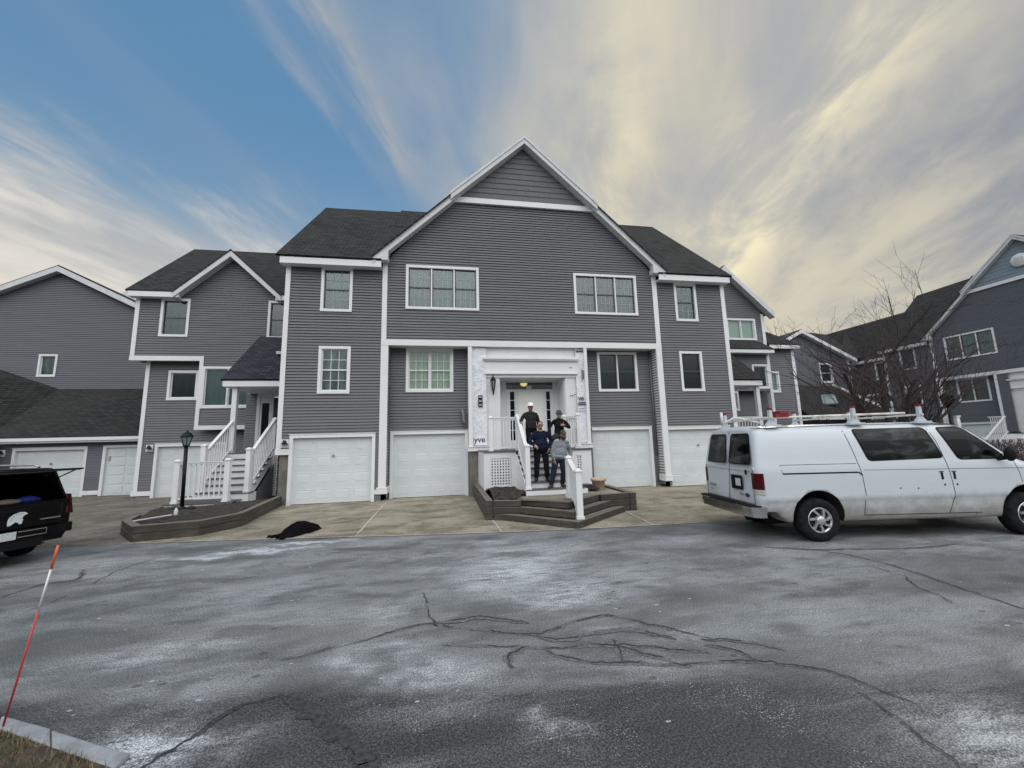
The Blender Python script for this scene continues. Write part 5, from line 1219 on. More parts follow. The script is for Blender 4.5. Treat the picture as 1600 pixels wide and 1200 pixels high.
def coat_p(i, j):
    u, v = i / nx, j / ny; p = Vector((-3.52, 9.42, 0)) + Vector((.58, .92, 0)) * u * 1.05 + Vector((-.42, .30, 0)) * (v - .35) * 1.15
    return Vector((p.x, p.y, .006 + coat_z(u, v)))
for i in range(nx):
    for j in range(ny):
        q = [coat_p(i, j), coat_p(i + 1, j), coat_p(i + 1, j + 1), coat_p(i, j + 1)]
        if max(p.z for p in q) > .017: m.face(q, smooth=True)
tag(m.build('coat', 'cloth_black', weld=True), 'black jacket dropped in a heap on the driveway', 'jacket')

# ================================================================== bare tree and hedge behind the van
def bare_tree(base, seed=2):
    rnd = random.Random(seed); stems = MB(); tw = MB()
    def grow(p, d, L, r, depth):
        pts = [p]; rs = [r]; n = 5 if depth < 3 else 3; c = p.copy(); dd = d.copy()
        for k in range(n):
            dd = (dd + Vector((rnd.uniform(-1, 1), rnd.uniform(-1, 1), rnd.uniform(-.35, .75))) * .16).normalized(); c = c + dd * (L / n); pts.append(c.copy()); rs.append(r * (1 - .55 * (k + 1) / n))
        (stems if depth < 2 else tw).tube(pts, rs, 8 if depth < 2 else (4 if depth < 4 else 3), cap=False)
        if depth >= 5: return
        nb = {0: 5, 1: 5, 2: 4, 3: 4, 4: 2}[depth]
        for k in range(nb):
            t = .35 + .65 * (k + rnd.random() * .8) / nb; i = min(n - 1, int(t * n)); q = pts[i].lerp(pts[i + 1], t * n - i)
            ax = dd.orthogonal(); ax.rotate(Matrix.Rotation(rnd.uniform(0, 6.28), 3, dd)); an = rad(rnd.uniform(18, 48)); nd = (dd * math.cos(an) + ax * math.sin(an)); nd.z += .15; nd.normalize()
            grow(q, nd, L * rnd.uniform(.5, .75), max(.0058, rs[i] * rnd.uniform(.45, .65)), depth + 1)
    b = Vector(base)
    for k, (dx, dy, L, r) in enumerate([(-.42, .1, 4.0, .12), (.10, -.05, 4.3, .15), (.50, .15, 3.8, .12), (.95, -.2, 2.9, .10), (-.9, -.25, 2.8, .095), (.25, .5, 3.7, .10), (-.1, -.5, 3.0, .10), (-1.3, .2, 2.3, .065), (1.4, .1, 2.6, .07)]):
        grow(b + Vector((dx * .35, dy * .35, .55)), Vector((dx * .85, dy * .85, 1)).normalized(), L, r, 1)
    stems.tube([b, b + Vector((0, 0, .35)), b + Vector((0, 0, .75))], [.30, .26, .26], 12)
    T = thing('bare_tree', 'leafless many-stemmed ornamental tree rising behind the white van', 'tree', tuple(b))
    stems.build('trunk', 'bark', T); tw.build('crown', 'twig', T)
bare_tree((16.85, 13.0, 0), 4)
hd = MB(); hs = MB(); rnd = random.Random(9)
for k in range(9000):
    x = rnd.uniform(19.2, 23.2); yy = rnd.gauss(12.2, .38); z = rnd.uniform(.15, 1.62); 
    if mnoise.noise(Vector((x * 1.8, yy * 1.8, z * 1.8))) < -.15: continue
    if z > 1.35 + .18 * mnoise.noise(Vector((x * 2, 0, 5))): continue
    a = Vector((rnd.uniform(-1, 1), rnd.uniform(-1, 1), rnd.uniform(-1, 1))).normalized() * .035; bb = a.orthogonal().normalized() * .018; p = Vector((x, yy, z))
    hd.face([p - a, p + bb, p + a, p - bb])
for k in range(240):
    x = rnd.uniform(19.2, 23.2); yy = rnd.gauss(12.2, .2); hs.tube([(x, yy, 0), (x + rnd.uniform(-.2, .2), yy + rnd.uniform(-.2, .2), .8), (x + rnd.uniform(-.35, .35), yy + rnd.uniform(-.4, .4), 1.5)], [.014, .01, .004], 4)
hg = thing('hedge', 'low brown winter hedge in front of the blue grey block', 'hedge', (21.2, 12.2, 0)); hd.build('foliage', 'hedge_leaf', hg); hs.build('stems', 'twig', hg)
pl = thing('lamp_post', 'black lantern on a white wooden post seen over the van roof', 'lamp post', (23.0, 14.6, 0)); x, y = 23.0, 14.6
m = MB(); m.box(x - .09, x + .09, y - .09, y + .09, 0, 2.5); m.box(x - .12, x + .12, y - .12, y + .12, 2.5, 2.55); m.build('post', 'trim', pl)
m = MB(); x -= .28; m.tube([(x, y, 0), (x, y, 2.9)], .07, 8); m.lathe([(.06, 2.9), (.16, 2.95), (.24, 3.4), (.27, 3.42), (.10, 3.62), (.03, 3.66), (.001, 3.75)], (x, y, 0), 6); m.build('lantern', 'black_metal', pl)

# ================================================================== vehicles
def prof(tab, t):
    for (a, b), (c, d) in zip(tab, tab[1:]):
        if t <= c: return b + (d - b) * (t - a) / (c - a) if c > a else d
    return tab[-1][1]
VW = [(.34, .92), (.42, .955), (.55, .975), (.70, .988), (.745, 1.010), (1.0, 1.004), (1.2, .998), (1.32, .985), (1.36, .975), (1.5, .955), (1.75, .91), (1.92, .865), (2.0, .82), (2.05, .74), (2.085, .58), (2.10, .3), (2.105, 0)]
def van_half(z): return prof(VW, z)
def make_van():
    # local frame: x forward, y to the left, origin under the right rear wheel's outer face
    T = thing('cargo_van', 'white worn cargo van with a ladder rack and red stake caps', 'van', (0, 0, 0), (6.62, 6.36, 0), rad(-8.5))
    CY = 1.0; WB = 3.86
    xs = sorted([-1.06, -1.045, -1.0, -.93, -.8, 4.1, 4.3, 4.36, 4.5, 4.62, 4.68, 1.2, 1.8, 2.4, 2.8, 3.0, 3.15] + [-.66 + .06 * k for k in range(23)] + [3.2 + .06 * k for k in range(21) if 3.2 + .06 * k not in (4.1, 4.3)])
    def wsc(x): return prof([(-1.06, .86), (-1.045, .925), (-1.0, .965), (-.93, .988), (-.8, .997), (-.5, 1), (3.2, 1), (3.9, .985), (4.3, .95), (4.55, .86), (4.68, .72)], x)
    def zt(x): return prof([(-1.06, 2.02), (-1.0, 2.07), (-.8, 2.10), (2.6, 2.105), (2.9, 2.085), (3.1, 2.03), (3.25, 1.94), (3.9, 1.40), (4.0, 1.36), (4.4, 1.24), (4.6, 1.10), (4.68, .95)], x)
    def xsh(x, z):
        if x > -.6: return x
        k = (-.6 - x) / .46; return x + k * (max(0, z - 1.25) * .16 + max(0, .55 - z) * .1)
    zs = [.34, .38, .42, .46, .50, .55, .60, .66, .72, .745, .80, .86, .92, .97, 1.0, 1.2, 1.32, 1.36, 1.5, 1.65, 1.78, 1.92, 2.0, 2.05, 2.085, 2.10, 2.105]
    m = MB(); rings = []
    for x in xs:
        r = []; top = zt(x); belt = min(1.30, top - .10)
        for z in zs:
            zz = z * belt / 1.30 if (z <= 1.30 and belt < 1.30) else (belt + (z - 1.30) * (top - belt) / (2.105 - 1.30) if z > 1.30 else z)
            if x > 4.0 and z < .45: zz = max(zz, .40)
            if x < -.56: zz = max(zz, .34 + min(.20, (-.56 - x) * .9)) if z < .55 else zz
            r.append((zz, van_half(z) * wsc(x)))
        ring = [m.pt((xsh(x, zz), CY - hw, zz)) for zz, hw in r] + [m.pt((xsh(x, zz), CY + hw, zz)) for zz, hw in reversed(r[:-1])]
        rings.append(ring)
    n = len(rings[0])
    for A, B in zip(rings, rings[1:]):
        for k in range(n): m.f.append([A[k], A[(k + 1) % n], B[(k + 1) % n], B[k]]); m.m.append(0); m.s.append(True)
    m.f.append(rings[0][::-1]); m.f.append(rings[-1]); m.m += [0, 0]; m.s += [False, False]
    body = m.build('body', ['van_white', 'rubber'], T)
    # wheel arches cut out of the shell
    cu = MB()
    for cx in (0.0, WB):
        cu.lathe([(.001, -.25), (.47, -.25), (.47, .32), (.001, .32)], (cx, 0, .43), 32, axis='y', m=1); cu.lathe([(.001, -.32), (.47, -.32), (.47, .25), (.001, .25)], (cx, 2.0, .43), 32, axis='y', m=1)
    co = cu.build('cut', ['van_white', 'rubber'], None)
    co.location = T.location; co.rotation_euler = T.rotation_euler
    bo = body.modifiers.new('arch', 'BOOLEAN'); bo.operation = 'DIFFERENCE'; bo.object = co; bo.solver = 'EXACT'
    bpy.context.view_layer.update(); dg = bpy.context.evaluated_depsgraph_get(); me = bpy.data.meshes.new_from_object(body.evaluated_get(dg)); body.modifiers.clear(); body.data = me; bpy.data.objects.remove(co)
    def ys(x, z, out=0.0): return CY - van_half(z) * wsc(x) - out
    def patch(mb, poly, out=.006, th=.012, m=0, nx=14, nz=8, rnd_=.0, side=-1):
        """piece of the flank: polygon in (x,z) bent onto the body side"""
        x0, x1 = min(p[0] for p in poly), max(p[0] for p in poly)
        for i in range(nx):
            a, b = x0 + (x1 - x0) * i / nx, x0 + (x1 - x0) * (i + 1) / nx; q = clip(clip(poly, 1, 0, b), -1, 0, -a)
            if len(q) < 3: continue
            za, zb = min(p[1] for p in q), max(p[1] for p in q)
            for j in range(nz):
                c, d = za + (zb - za) * j / nz, za + (zb - za) * (j + 1) / nz; g = clip(clip(q, 0, 1, d), 0, -1, -c)
                if len(g) >= 3: mb.face([(x, (ys(x, z, out) if side < 0 else 2 * CY - ys(x, z, out)), z) for x, z in g], m, smooth=True)
    def rounded(pts, r=.06, n=5):
        out = []; k = len(pts)
        for i in range(k):
            p0, p1, p2 = Vector(pts[i - 1]), Vector(pts[i]), Vector(pts[(i + 1) % k]); a = (p0 - p1).normalized(); b = (p2 - p1).normalized()
            for j in range(n + 1):
                t = j / n; s = p1 + a * r * (1 - t) ** 2 + b * r * t ** 2; out.append((s.x, s.y))
        return out
    def grow_(pts, k):
        c = sum((Vector(p) for p in pts), Vector((0, 0))) / len(pts); return [tuple(Vector(p) + (Vector(p) - c).normalized() * k) for p in pts]
    for side in (-1, 1):
        for nm, q in (('side_window', [(.92, 1.97), (2.27, 1.97), (2.43, 1.42), (1.06, 1.40)]), ('door_window', [(2.53, 1.96), (2.98, 1.955), (3.56, 1.46), (3.56, 1.39), (2.74, 1.39)])):
            b = MB(); patch(b, rounded(grow_(q, .035), .09), .003, side=side); bo = b.build(nm, 'rubber', T)
            g = MB(); patch(g, rounded(q, .08), .007, side=side); g.build('pane', 'van_glass', bo)
    # shut lines
    def line(mb, pts, wd=.011, out=.0025):
        for (a, b) in zip(pts, pts[1:]):
            A, B = Vector(a), Vector(b); d = (B - A).normalized(); nn = Vector((-d.y, d.x)) * wd / 2; k = max(1, int((B - A).length / .08))
            for i in range(k):
                P, Q = A.lerp(B, i / k), A.lerp(B, (i + 1) / k)
                mb.face([(p.x, ys(p.x, p.y, out), p.y) for p in (P - nn, Q - nn, Q + nn, P + nn)])
    sl = MB()
    line(sl, [(.72, 2.03), (.80, 1.55), (.86, 1.15), (.87, .80), (.83, .44)]); line(sl, [(2.33, 2.03), (2.42, 1.7), (2.47, 1.32), (2.50, 1.0), (2.51, .74), (2.40, .43)]); line(sl, [(.83, .44), (2.40, .43), (3.0, .43)], .012)
    line(sl, [(-.62, 1.36), (.80, 1.355)], .008); line(sl, [(-.62, 1.36), (-.60, 1.22)], .008); line(sl, [(-.60, 1.205), (.80, 1.20), (.86, 1.15)], .026); line(sl, [(.9, 1.235), (3.9, 1.20)], .006)
    line(sl, [(3.74, 1.36), (3.80, 1.1), (3.82, .95)], .009); line(sl, [(-.95, 2.045), (.7, 2.06), (2.3, 2.06), (2.9, 2.04)], .012); line(sl, [(2.45, 2.03), (3.0, 2.02), (3.62, 1.47)], .010)
    sl.build('shut_line', 'rubber', T)
    # handles and trim holes
    h = MB()
    for hx in (2.33, 2.56):
        q = [(hx - .022, 1.16), (hx + .022, 1.16), (hx + .022, 1.03), (hx - .022, 1.03)]; patch(h, rounded(q, .02), .004, nx=4, nz=4); h.bar((hx - .045, ys(hx, 1.16, .010), 1.172), (hx + .035, ys(hx, 1.16, .010), 1.172), .010, .012)
        h.lathe([(.016, 0), (.016, -.006), (.001, -.007)], (hx + .02, ys(hx, .94) - .001, .94), 8, axis='y')
    for hx, hz in ((1.52, .90), (1.85, .89)): h.lathe([(.013, 0), (.013, -.004), (.001, -.005)], (hx, ys(hx, hz) - .001, hz), 8, axis='y')
    h.build('door_handle', 'rubber', T)
    # sills, bumpers, lamps
    b = MB(); b.box(.5, 3.0, .10, 1.9, .33, .42); b.build('rocker', 'rubber', T)
    b = MB()
    def bump(x0, x1, z0, z1, th):
        P = [(x0 + .16, -.02), (x0 + .05, .05), (x0, .25), (x0 - .015, 1.0), (x0, 1.75), (x0 + .05, 1.95), (x0 + .16, 2.02)]
        for (a, c), (d, e) in zip(P, P[1:]): b.hexa([(a, c, z0), (d, e, z0), (d + th, e, z0), (a + th, c, z0), (a, c, z1), (d, e, z1), (d + th, e, z1), (a + th, c, z1)])
    bump(-1.24, 0, .45, .54, .10); bump(-1.26, 0, .54, .63, .13); bo = b.build('rear_bumper', 'chrome', T, weld=True)
    b = MB(); b.box(-1.20, -1.0, .06, 1.94, .63, .645); b.box(-1.25, -1.18, .55, 1.45, .628, .645); b.box(-1.08, -.9, .2, 1.8, .40, .62); b.build('bumper_step', 'rubber', bo)
    b = MB(); b.box(4.62, 4.80, .05, 1.95, .42, .66); b.build('front_bumper', 'chrome', T, bevel=.04)
    b = MB(); b.box(4.66, 4.72, .42, 1.58, .70, .98); b.build('grille', 'rubber', T)
    for yy in (.14, 1.62):
        b = MB(); b.box(4.55, 4.70, yy, yy + .26, .74, .96); b.build('headlight', 'lens_clear', T)
    for s in (-1, 1):
        b = MB(); f = (lambda yv: yv) if s < 0 else (lambda yv: 2 - yv)
        P = [(-1.052, .21), (-1.055, .13), (-1.03, .065), (-.985, .025), (-.945, .008)]
        for (a, c), (d, e) in zip(P, P[1:]):
            for z0, z1, mi in ((.84, .93, 1), (.93, 1.22, 0)): b.face([(a - .012, f(c - .012), z0), (d - .012, f(e - .012), z0), (d - .012, f(e - .012), z1), (a - .012, f(c - .012), z1)], mi, smooth=True)
            for zz in (.84, 1.22): b.face([(a - .012, f(c - .012), zz), (d - .012, f(e - .012), zz), (d + .05, f(e + .05), zz), (a + .05, f(c + .05), zz)], 0)
        b.build('tail_light', ['lens_red', 'lens_clear'], T)
    # rear doors
    def xr(z): return -1.062 + max(0, z - 1.25) * .16
    for s in (0, 1):
        y0, y1 = (.235, .93) if s == 0 else (1.07, 1.765)
        ins = .07
        q = rounded([(y0, 1.38), (y1, 1.38), (y1 - .03 * (1 - s), 1.93), (y0 + .09 * (1 - s), 1.93)] if s == 0 else [(y0, 1.38), (y1, 1.38), (y1 - .09, 1.93), (y0 + .03, 1.93)], .07)
        b = MB(); b.face([(xr(z) - .006, y, z) for y, z in grow_(q, .03)]); bo = b.build('rear_window', 'rubber', T); b = MB(); b.face([(xr(z) - .010, y, z) for y, z in q]); b.build('pane', 'van_glass', bo)
    b = MB()
    def rl(p, q, wd=.012):
        P, Q = Vector(p), Vector(q); d = (Q - P).normalized(); nn = Vector((-d.y, d.x)) * wd / 2; b.face([(xr(v.y) - .003, v.x, v.y) for v in (P - nn, Q - nn, Q + nn, P + nn)])
    rl((1.0, .66), (1.0, 2.0), .014); rl((.17, 1.24), (1.83, 1.24), .007); rl((.16, .66), (1.84, .66)); rl((.16, .66), (.15, 1.3)); rl((1.84, .66), (1.85, 1.3)); b.build('rear_shut_line', 'rubber', T)
    b = MB(); b.box(-1.075, -1.06, .50, .86, .88, 1.15); pb = b.build('plate_recess', 'rubber', T); b = MB(); b.box(-1.082, -1.076, .54, .70, .95, 1.09); b.build('number_plate', 'plate', pb)
    b = MB(); b.box(-1.085, -1.062, .32, .36, 1.18, 1.27); b.build('rear_handle', 'rubber', T)
    b = MB(); b.lathe([(.05, 0), (.05, -.006), (.001, -.008)], (-1.062, .38, .80), 14, axis='x', sx=1.3, sy=.7); b.build('oval_badge', 'ink_navy', T)
    b = MB(); b.box(-1.07, -1.062, .5, .62, .79, .82); b.box(-1.07, -1.062, 1.5, 1.74, .86, .90); b.box(-1.07, -1.062, 1.62, 1.74, .78, .80); b.build('badge_strip', 'steel', T)
    for zz in (.98, 1.28):
        for yy in (.13, 1.87):
            b = MB(); b.tube([(-1.05, yy, zz - .04), (-1.05, yy, zz + .04)], .016, 8); b.build('hinge', 'van_white', T)
    b = MB()
    q = rounded([(.22, 1.42), (1.78, 1.42), (1.66, 1.92), (.34, 1.92)], .06); b.face([(3.9 - (z - 1.40) * 1.20 + .02, y, z + .01) for y, z in q]); b.build('windscreen', 'van_glass', T)
    for s in (-1, 1):
        b = MB(); yy = -.10 if s < 0 else 2.10
        b.ball((3.52, yy - .02 * s * -1, 1.46), (.085, .075, .13), 8); b.tube([(3.52, yy - s * .02, 1.40), (3.46, yy - s * .2, 1.36)], .04, 6); b.build('mirror', 'rubber', T)
    # wheels
    for cx in (0.0, WB):
        for s in (0, 1):
            y0 = .03 if s == 0 else 1.97; sg = 1 if s == 0 else -1
            w_ = bpy.data.objects.new('wheel', None); COL.objects.link(w_); w_.parent = T
            b = MB(); b.lathe([(.215, 0.01), (.24, -.012), (.30, -.018), (.345, -.01), (.375, .025), (.378, .10), (.375, .20), (.345, .235), (.20, .235)], (cx, 0, .375), 36, axis='y')
            for v in b.v: v.y = y0 + sg * v.y
            b.build('tyre', 'tyre', w_)
            b = MB(); b.lathe([(.222, .0), (.215, -.012), (.205, -.004), (.192, .012), (.088, .012), (.085, -.005), (.075, -.035), (.05, -.05), (.001, -.052)], (cx, 0, .375), 32, axis='y')
            for k in range(7):
                a = k * 2 * math.pi / 7; p0 = Vector((cx + .085 * math.cos(a), -.008, .375 + .085 * math.sin(a))); p1 = Vector((cx + .20 * math.cos(a + .35), -.004, .375 + .20 * math.sin(a + .35)))
                b.bar(p0, p1, .036, .05, up=(0, 1, 0))
            for k in range(8):
                a = k * math.pi / 4; b.ball((cx + .06 * math.cos(a), -.04, .375 + .06 * math.sin(a)), .010, 4)
            for v in b.v: v.y = y0 + sg * v.y
            b.build('rim', 'hub_alloy', w_)
            b = MB(); b.lathe([(.19, .009), (.088, .009)], (cx, 0, .375), 28, axis='y')
            for v in b.v: v.y = y0 + sg * v.y
            b.build('rim_hole_shade', 'rubber', w_)  # dark disc behind the spokes stands in for shade in the rim holes
    b = MB(); b.tube([(0, .2, .375), (0, 1.8, .375)], .06, 8); b.ball((0, 1.0, .375), .16, 6); b.build('axle', 'rubber', T)
    b = MB(); b.tube([(-1.0, .6, .34), (.9, .62, .34)], .04, 8); b.tube([(-.2, .5, .33), (-.75, .5, .33)], .09, 8); b.build('exhaust', 'rubber', T)
    b = MB(); b.box(-.6, 3.9, .55, 1.45, .42, .5); b.build('chassis', 'rubber', T)
    # ladder rack
    for rx in (-.56, 1.05, 2.34):
        rk = bpy.data.objects.new('rack_bow', None); COL.objects.link(rk); rk.parent = T
        b = MB(); b.bar((rx, .16, 2.225), (rx, 1.84, 2.225), .04, .035, up=(0, 0, 1))
        b.build('crossbar', 'conduit_worn', rk)
        for yy in (.22, 1.78):
            b = MB(); b.box(rx - .15, rx + .15, yy - .07, yy + .05, 2.065, 2.10)
            b.prism([(rx - .10, yy - .03, 2.10), (rx + .10, yy - .03, 2.10), (rx + .036, yy - .03, 2.18), (rx + .025, yy - .03, 2.38), (rx - .025, yy - .03, 2.38), (rx - .036, yy - .03, 2.18)], (0, .06, 0)); b.build('upright', 'van_white', rk)
            b = MB(); b.box(rx - .028, rx + .028, yy - .034, yy + .034, 2.382, 2.42); b.build('stake_cap', 'red_plastic', rk)
    # seats seen dimly are skipped: panes are dark
    return T
gm = bpy.data.materials.new('van_glass'); gm.use_nodes = True; tt_ = NT(gm.node_tree); pp_ = tt_.n['Principled BSDF']
_co = tt_.coord('Object'); _n = tt_.noise(tt_.scl(_co, (1.6, 1.6, 4.5)), 1.0, 5, .6, .8)
tt_.put(pp_.inputs['Base Color'], tt_.mix(tt_.sst(_n, .46, .66), (.002, .003, .003), (.042, .052, .048))); pp_.inputs['Roughness'].default_value = .05; pp_.inputs['Specular IOR Level'].default_value = .22; MATS['van_glass'] = gm  # paler blotches in the base colour imitate reflections on the panes
make_van()
# loose things carried on the rack, in the van's own frame
vm = Matrix.Translation((6.62, 6.36, 0)) @ Matrix.Rotation(rad(-8.5), 4, 'Z')
def van_item(name, mb, mt, label, cat):
    mb.v = [vm @ p for p in mb.v]; return tag(mb.build(name, mt), label, cat)
b = MB(); b.tube([(-.45, 1.62, 2.285), (2.6, .75, 2.285)], .022, 8); van_item('conduit_pole', b, 'conduit_worn', 'worn white pole lying slantwise across the van rack', 'pole')
b = MB(); b.box(.02, .30, .9, 1.1, 2.27, 2.34); b.box(.1, .28, .88, 1.12, 2.34, 2.40); b.box(-.05, .05, .96, 1.06, 2.27, 2.32); van_item('ratchet_strap', b, 'red_plastic', 'red ratchet strap bundled on the rear of the van rack', 'strap')
b = MB(); b.tube([(-.9, 1.3, 2.17), (-.62, 1.3, 2.30), (-.4, 1.3, 2.26), (-.1, 1.25, 2.17)], .022, 6); b.tube([(-.9, 1.3, 2.14), (-.9, 1.3, 2.42)], .03, 6); van_item('bent_tube', b, 'trim_aged', 'bent white tube standing on the rear of the van roof', 'tube')

def make_suv():
    h = Vector((-.94, .34, 0)).normalized(); ang = math.atan2(h.y, h.x)
    # local: x forward, y left, origin on the ground under the middle of the rear bumper
    left = Vector((-h.y, h.x, 0)); corner = Vector((-6.90, 9.22, 0)); o = corner + left * .92 + h * .14
    T = thing('suv', 'black suv with its rear glass raised and a white helmet decal on its tailgate', 'suv', (0, 0, 0), tuple(o), ang)
    m = MB(); secs = []
    SW = [(.34, .78), (.45, .83), (.62, .86), (.85, .865), (1.0, .85), (1.06, .82)]
    xs = [.06, .09, .2, .5, 1.2, 2.2, 3.2, 3.9, 4.3, 4.4]
    def ws(x): return prof([(.06, .94), (.09, .975), (.2, .99), (.5, 1), (3.2, 1), (3.9, .97), (4.3, .9), (4.4, .8)], x)
    for x in xs:
        top = prof([(0, 1), (3.2, 1), (4.2, .9), (4.4, .75)], x)
        r = [(.34 + (z - .34) * top, wv * ws(x)) for z, wv in SW]; secs.append([m.pt((x, -wv, z)) for z, wv in r] + [m.pt((x, wv, z)) for z, wv in reversed(r)])
    n = len(secs[0])
    for A, B in zip(secs, secs[1:]):
        for k in range(n): m.f.append([A[k], A[(k + 1) % n], B[(k + 1) % n], B[k]]); m.m.append(0); m.s.append(True)
    m.f.append(secs[0][::-1]); m.f.append(secs[-1]); m.m += [0, 0]; m.s += [False, False]
    m.build('body', 'suv_black', T)
    m = MB()
    m.prism([(.30, -.70, 1.58), (.45, -.70, 1.64), (2.4, -.70, 1.64), (2.7, -.70, 1.60), (2.7, -.70, 1.575), (.30, -.70, 1.55)], (0, 1.4, 0)); m.build('roof', 'suv_black', T, bevel=.02)
    for s in (-1, 1):
        m = MB(); f = lambda x, y, z: (x, s * y, z)
        m.hexa([f(.12, .80, 1.04), f(.32, .80, 1.04), f(.32, .76, 1.04), f(.12, .76, 1.04), f(.33, .70, 1.58), f(.52, .70, 1.58), f(.52, .66, 1.58), f(.33, .66, 1.58)]); m.build('rear_pillar', 'suv_black', T)
        m = MB(); m.face([f(.32, .79, 1.05), f(3.0, .79, 1.05), f(2.5, .69, 1.575), f(.50, .69, 1.575)]); m.build('side_window', 'suv_glass', T)
        m = MB(); m.hexa([f(.03, .86, .78), f(.16, .875, .78), f(.16, .74, .78), f(.03, .74, .78), f(.10, .84, 1.14), f(.22, .85, 1.14), f(.22, .76, 1.14), f(.10, .76, 1.14)]); m.build('tail_light', 'lens_red_dark', T, bevel=.02)
        m = MB(); m.tube([f(.6, .6, 1.66), f(.7, .6, 1.70), f(2.2, .6, 1.70), f(2.3, .6, 1.66)], .02, 6); m.build('roof_rail', 'steel', T)
    m = MB(); m.face([(2.7, -.7, 1.58), (3.25, -.72, 1.04), (3.25, .72, 1.04), (2.7, .7, 1.58)]); m.build('windscreen', 'suv_glass', T)
    # raised rear glass with gas struts
    m = MB(); m.hexa([(.36, -.66, 1.585), (.36, .66, 1.585), (-.42, .60, 1.60), (-.42, -.60, 1.60), (.36, -.66, 1.60), (.36, .66, 1.60), (-.42, .60, 1.62), (-.42, -.60, 1.62)]); hg = m.build('rear_glass', 'hatch_glass', T)
    m = MB(); m.bar((.36, -.66, 1.605), (-.43, -.60, 1.625), .05, .03); m.bar((.36, .66, 1.605), (-.43, .60, 1.625), .05, .03); m.bar((-.43, -.62, 1.625), (-.43, .62, 1.625), .04, .03); m.bar((-.1, -.3, 1.65), (-.1, .3, 1.65), .05, .02); m.bar((-.25, -.05, 1.64), (.1, .05, 1.64), .04, .03); m.build('glass_frame', 'rubber', hg)
    for s in (-1, 1):
        m = MB(); m.tube([(.30, s * .72, 1.45), (-.28, s * .60, 1.60)], .012, 6); m.build('gas_strut', 'rubber', T)
    # tailgate
    m = MB(); m.box(.035, .07, -.68, .68, .62, 1.02); tg = m.build('tailgate', 'suv_black', T, bevel=.02)
    m = MB(); m.box(.022, .035, -.66, -.38, .735, .755); m.build('badge_strip', 'steel', tg); m = MB(); m.box(.02, .035, -.16, .16, .92, .98); m.build('handle', 'rubber', tg)
    # helmet decal
    D = [((x - 218) / 197 * .25 - .02, (705 - z) / 142 * .215) for x, z in ((218, 705), (214, 650), (230, 610), (270, 580), (330, 563), (380, 568), (412, 590), (378, 602), (362, 622), (357, 640), (372, 655), (362, 665), (360, 697), (330, 697), (318, 680), (295, 670), (270, 688), (240, 706))]
    m = MB(); m.prism([(.030, .02 - x, .70 + z) for x, z in D], (-.004, 0, 0)); dc = m.build('helmet_decal', 'decal_white', tg)
    m = MB()
    for (p, q) in (((.01, .08), (.04, .15)), ((.04, .15), (.10, .185)), ((.10, .185), (.17, .18)), ((.11, .10), (.165, .105))): m.bar((.0245, .02 - p[0], .70 + p[1]), (.0245, .02 - q[0], .70 + q[1]), .009, .003, up=(1, 0, 0))
    m.build('decal_line', 'muntin_dim', dc)
    m = MB(); P = [(.16, -.88), (.0, -.84), (-.06, -.6), (-.08, 0), (-.06, .6), (0, .84), (.16, .88)]
    for (a, c), (d, e) in zip(P, P[1:]): m.hexa([(a, c, .46), (d, e, .46), (d + .1, e, .46), (a + .1, c, .46), (a, c, .62), (d, e, .62), (d + .1, e, .62), (a + .1, c, .62)])
    bp_ = m.build('rear_bumper', 'suv_black', T, weld=True)
    m = MB()
    for (y0, y1, z0, z1) in ((-.42, -.04, .585, .60), (-.42, -.04, .495, .51), (-.42, -.41, .51, .585)): m.box(-.092, -.075, y0, y1, z0, z1)
    m.build('chrome_trim', 'chrome', bp_)
    m = MB(); m.box(-.098, -.084, -.02, .26, .475, .605); m.build('number_plate', 'plate', T)
    m = MB(); m.box(-.05, .4, -.40, .5, .30, .46); m.bar((-.02, -.45, .33), (-.02, -.2, .33), .03, .02); m.build('tow_bar', 'rubber', T)
    for cx in (1.05, 3.6):
        for s in (-1, 1):
            w_ = bpy.data.objects.new('wheel', None); COL.objects.link(w_); w_.parent = T
            m = MB(); m.lathe([(.2, -.11), (.32, -.12), (.36, -.09), (.365, 0), (.36, .09), (.32, .12), (.2, .11)], (cx, s * .72, .365), 28, axis='y'); m.build('tyre', 'tyre', w_)
            m = MB(); m.lathe([(.205, s * .10), (.19, s * .08), (.07, s * .10), (.001, s * .11)], (cx, s * .72, .365), 20, axis='y'); m.build('rim', 'hub_alloy', w_)
    m = MB(); m.box(.3, 4.0, -.6, .6, .3, .36); m.build('chassis', 'rubber', T)
    M4 = Matrix.Translation(o) @ Matrix.Rotation(ang, 4, 'Z')
    b = MB(); b.ball((.34, -.34, 1.09), (.10, .15, .07), 8); b.ball((.36, -.44, 1.08), (.08, .10, .045), 8); b.v = [M4 @ p for p in b.v]; tag(b.build('blue_bag', 'cloth_blue'), 'bright blue bundle on the tailgate of the black suv', 'bag')
    b = MB(); b.ball((.22, -.02, 1.09), (.10, .18, .05), 8); b.ball((.24, .16, 1.08), (.1, .14, .04), 8); b.v = [M4 @ p for p in b.v]; tag(b.build('work_glove', 'cloth_tan'), 'tan work cloth on the tailgate beside the blue bundle', 'cloth')
make_suv()

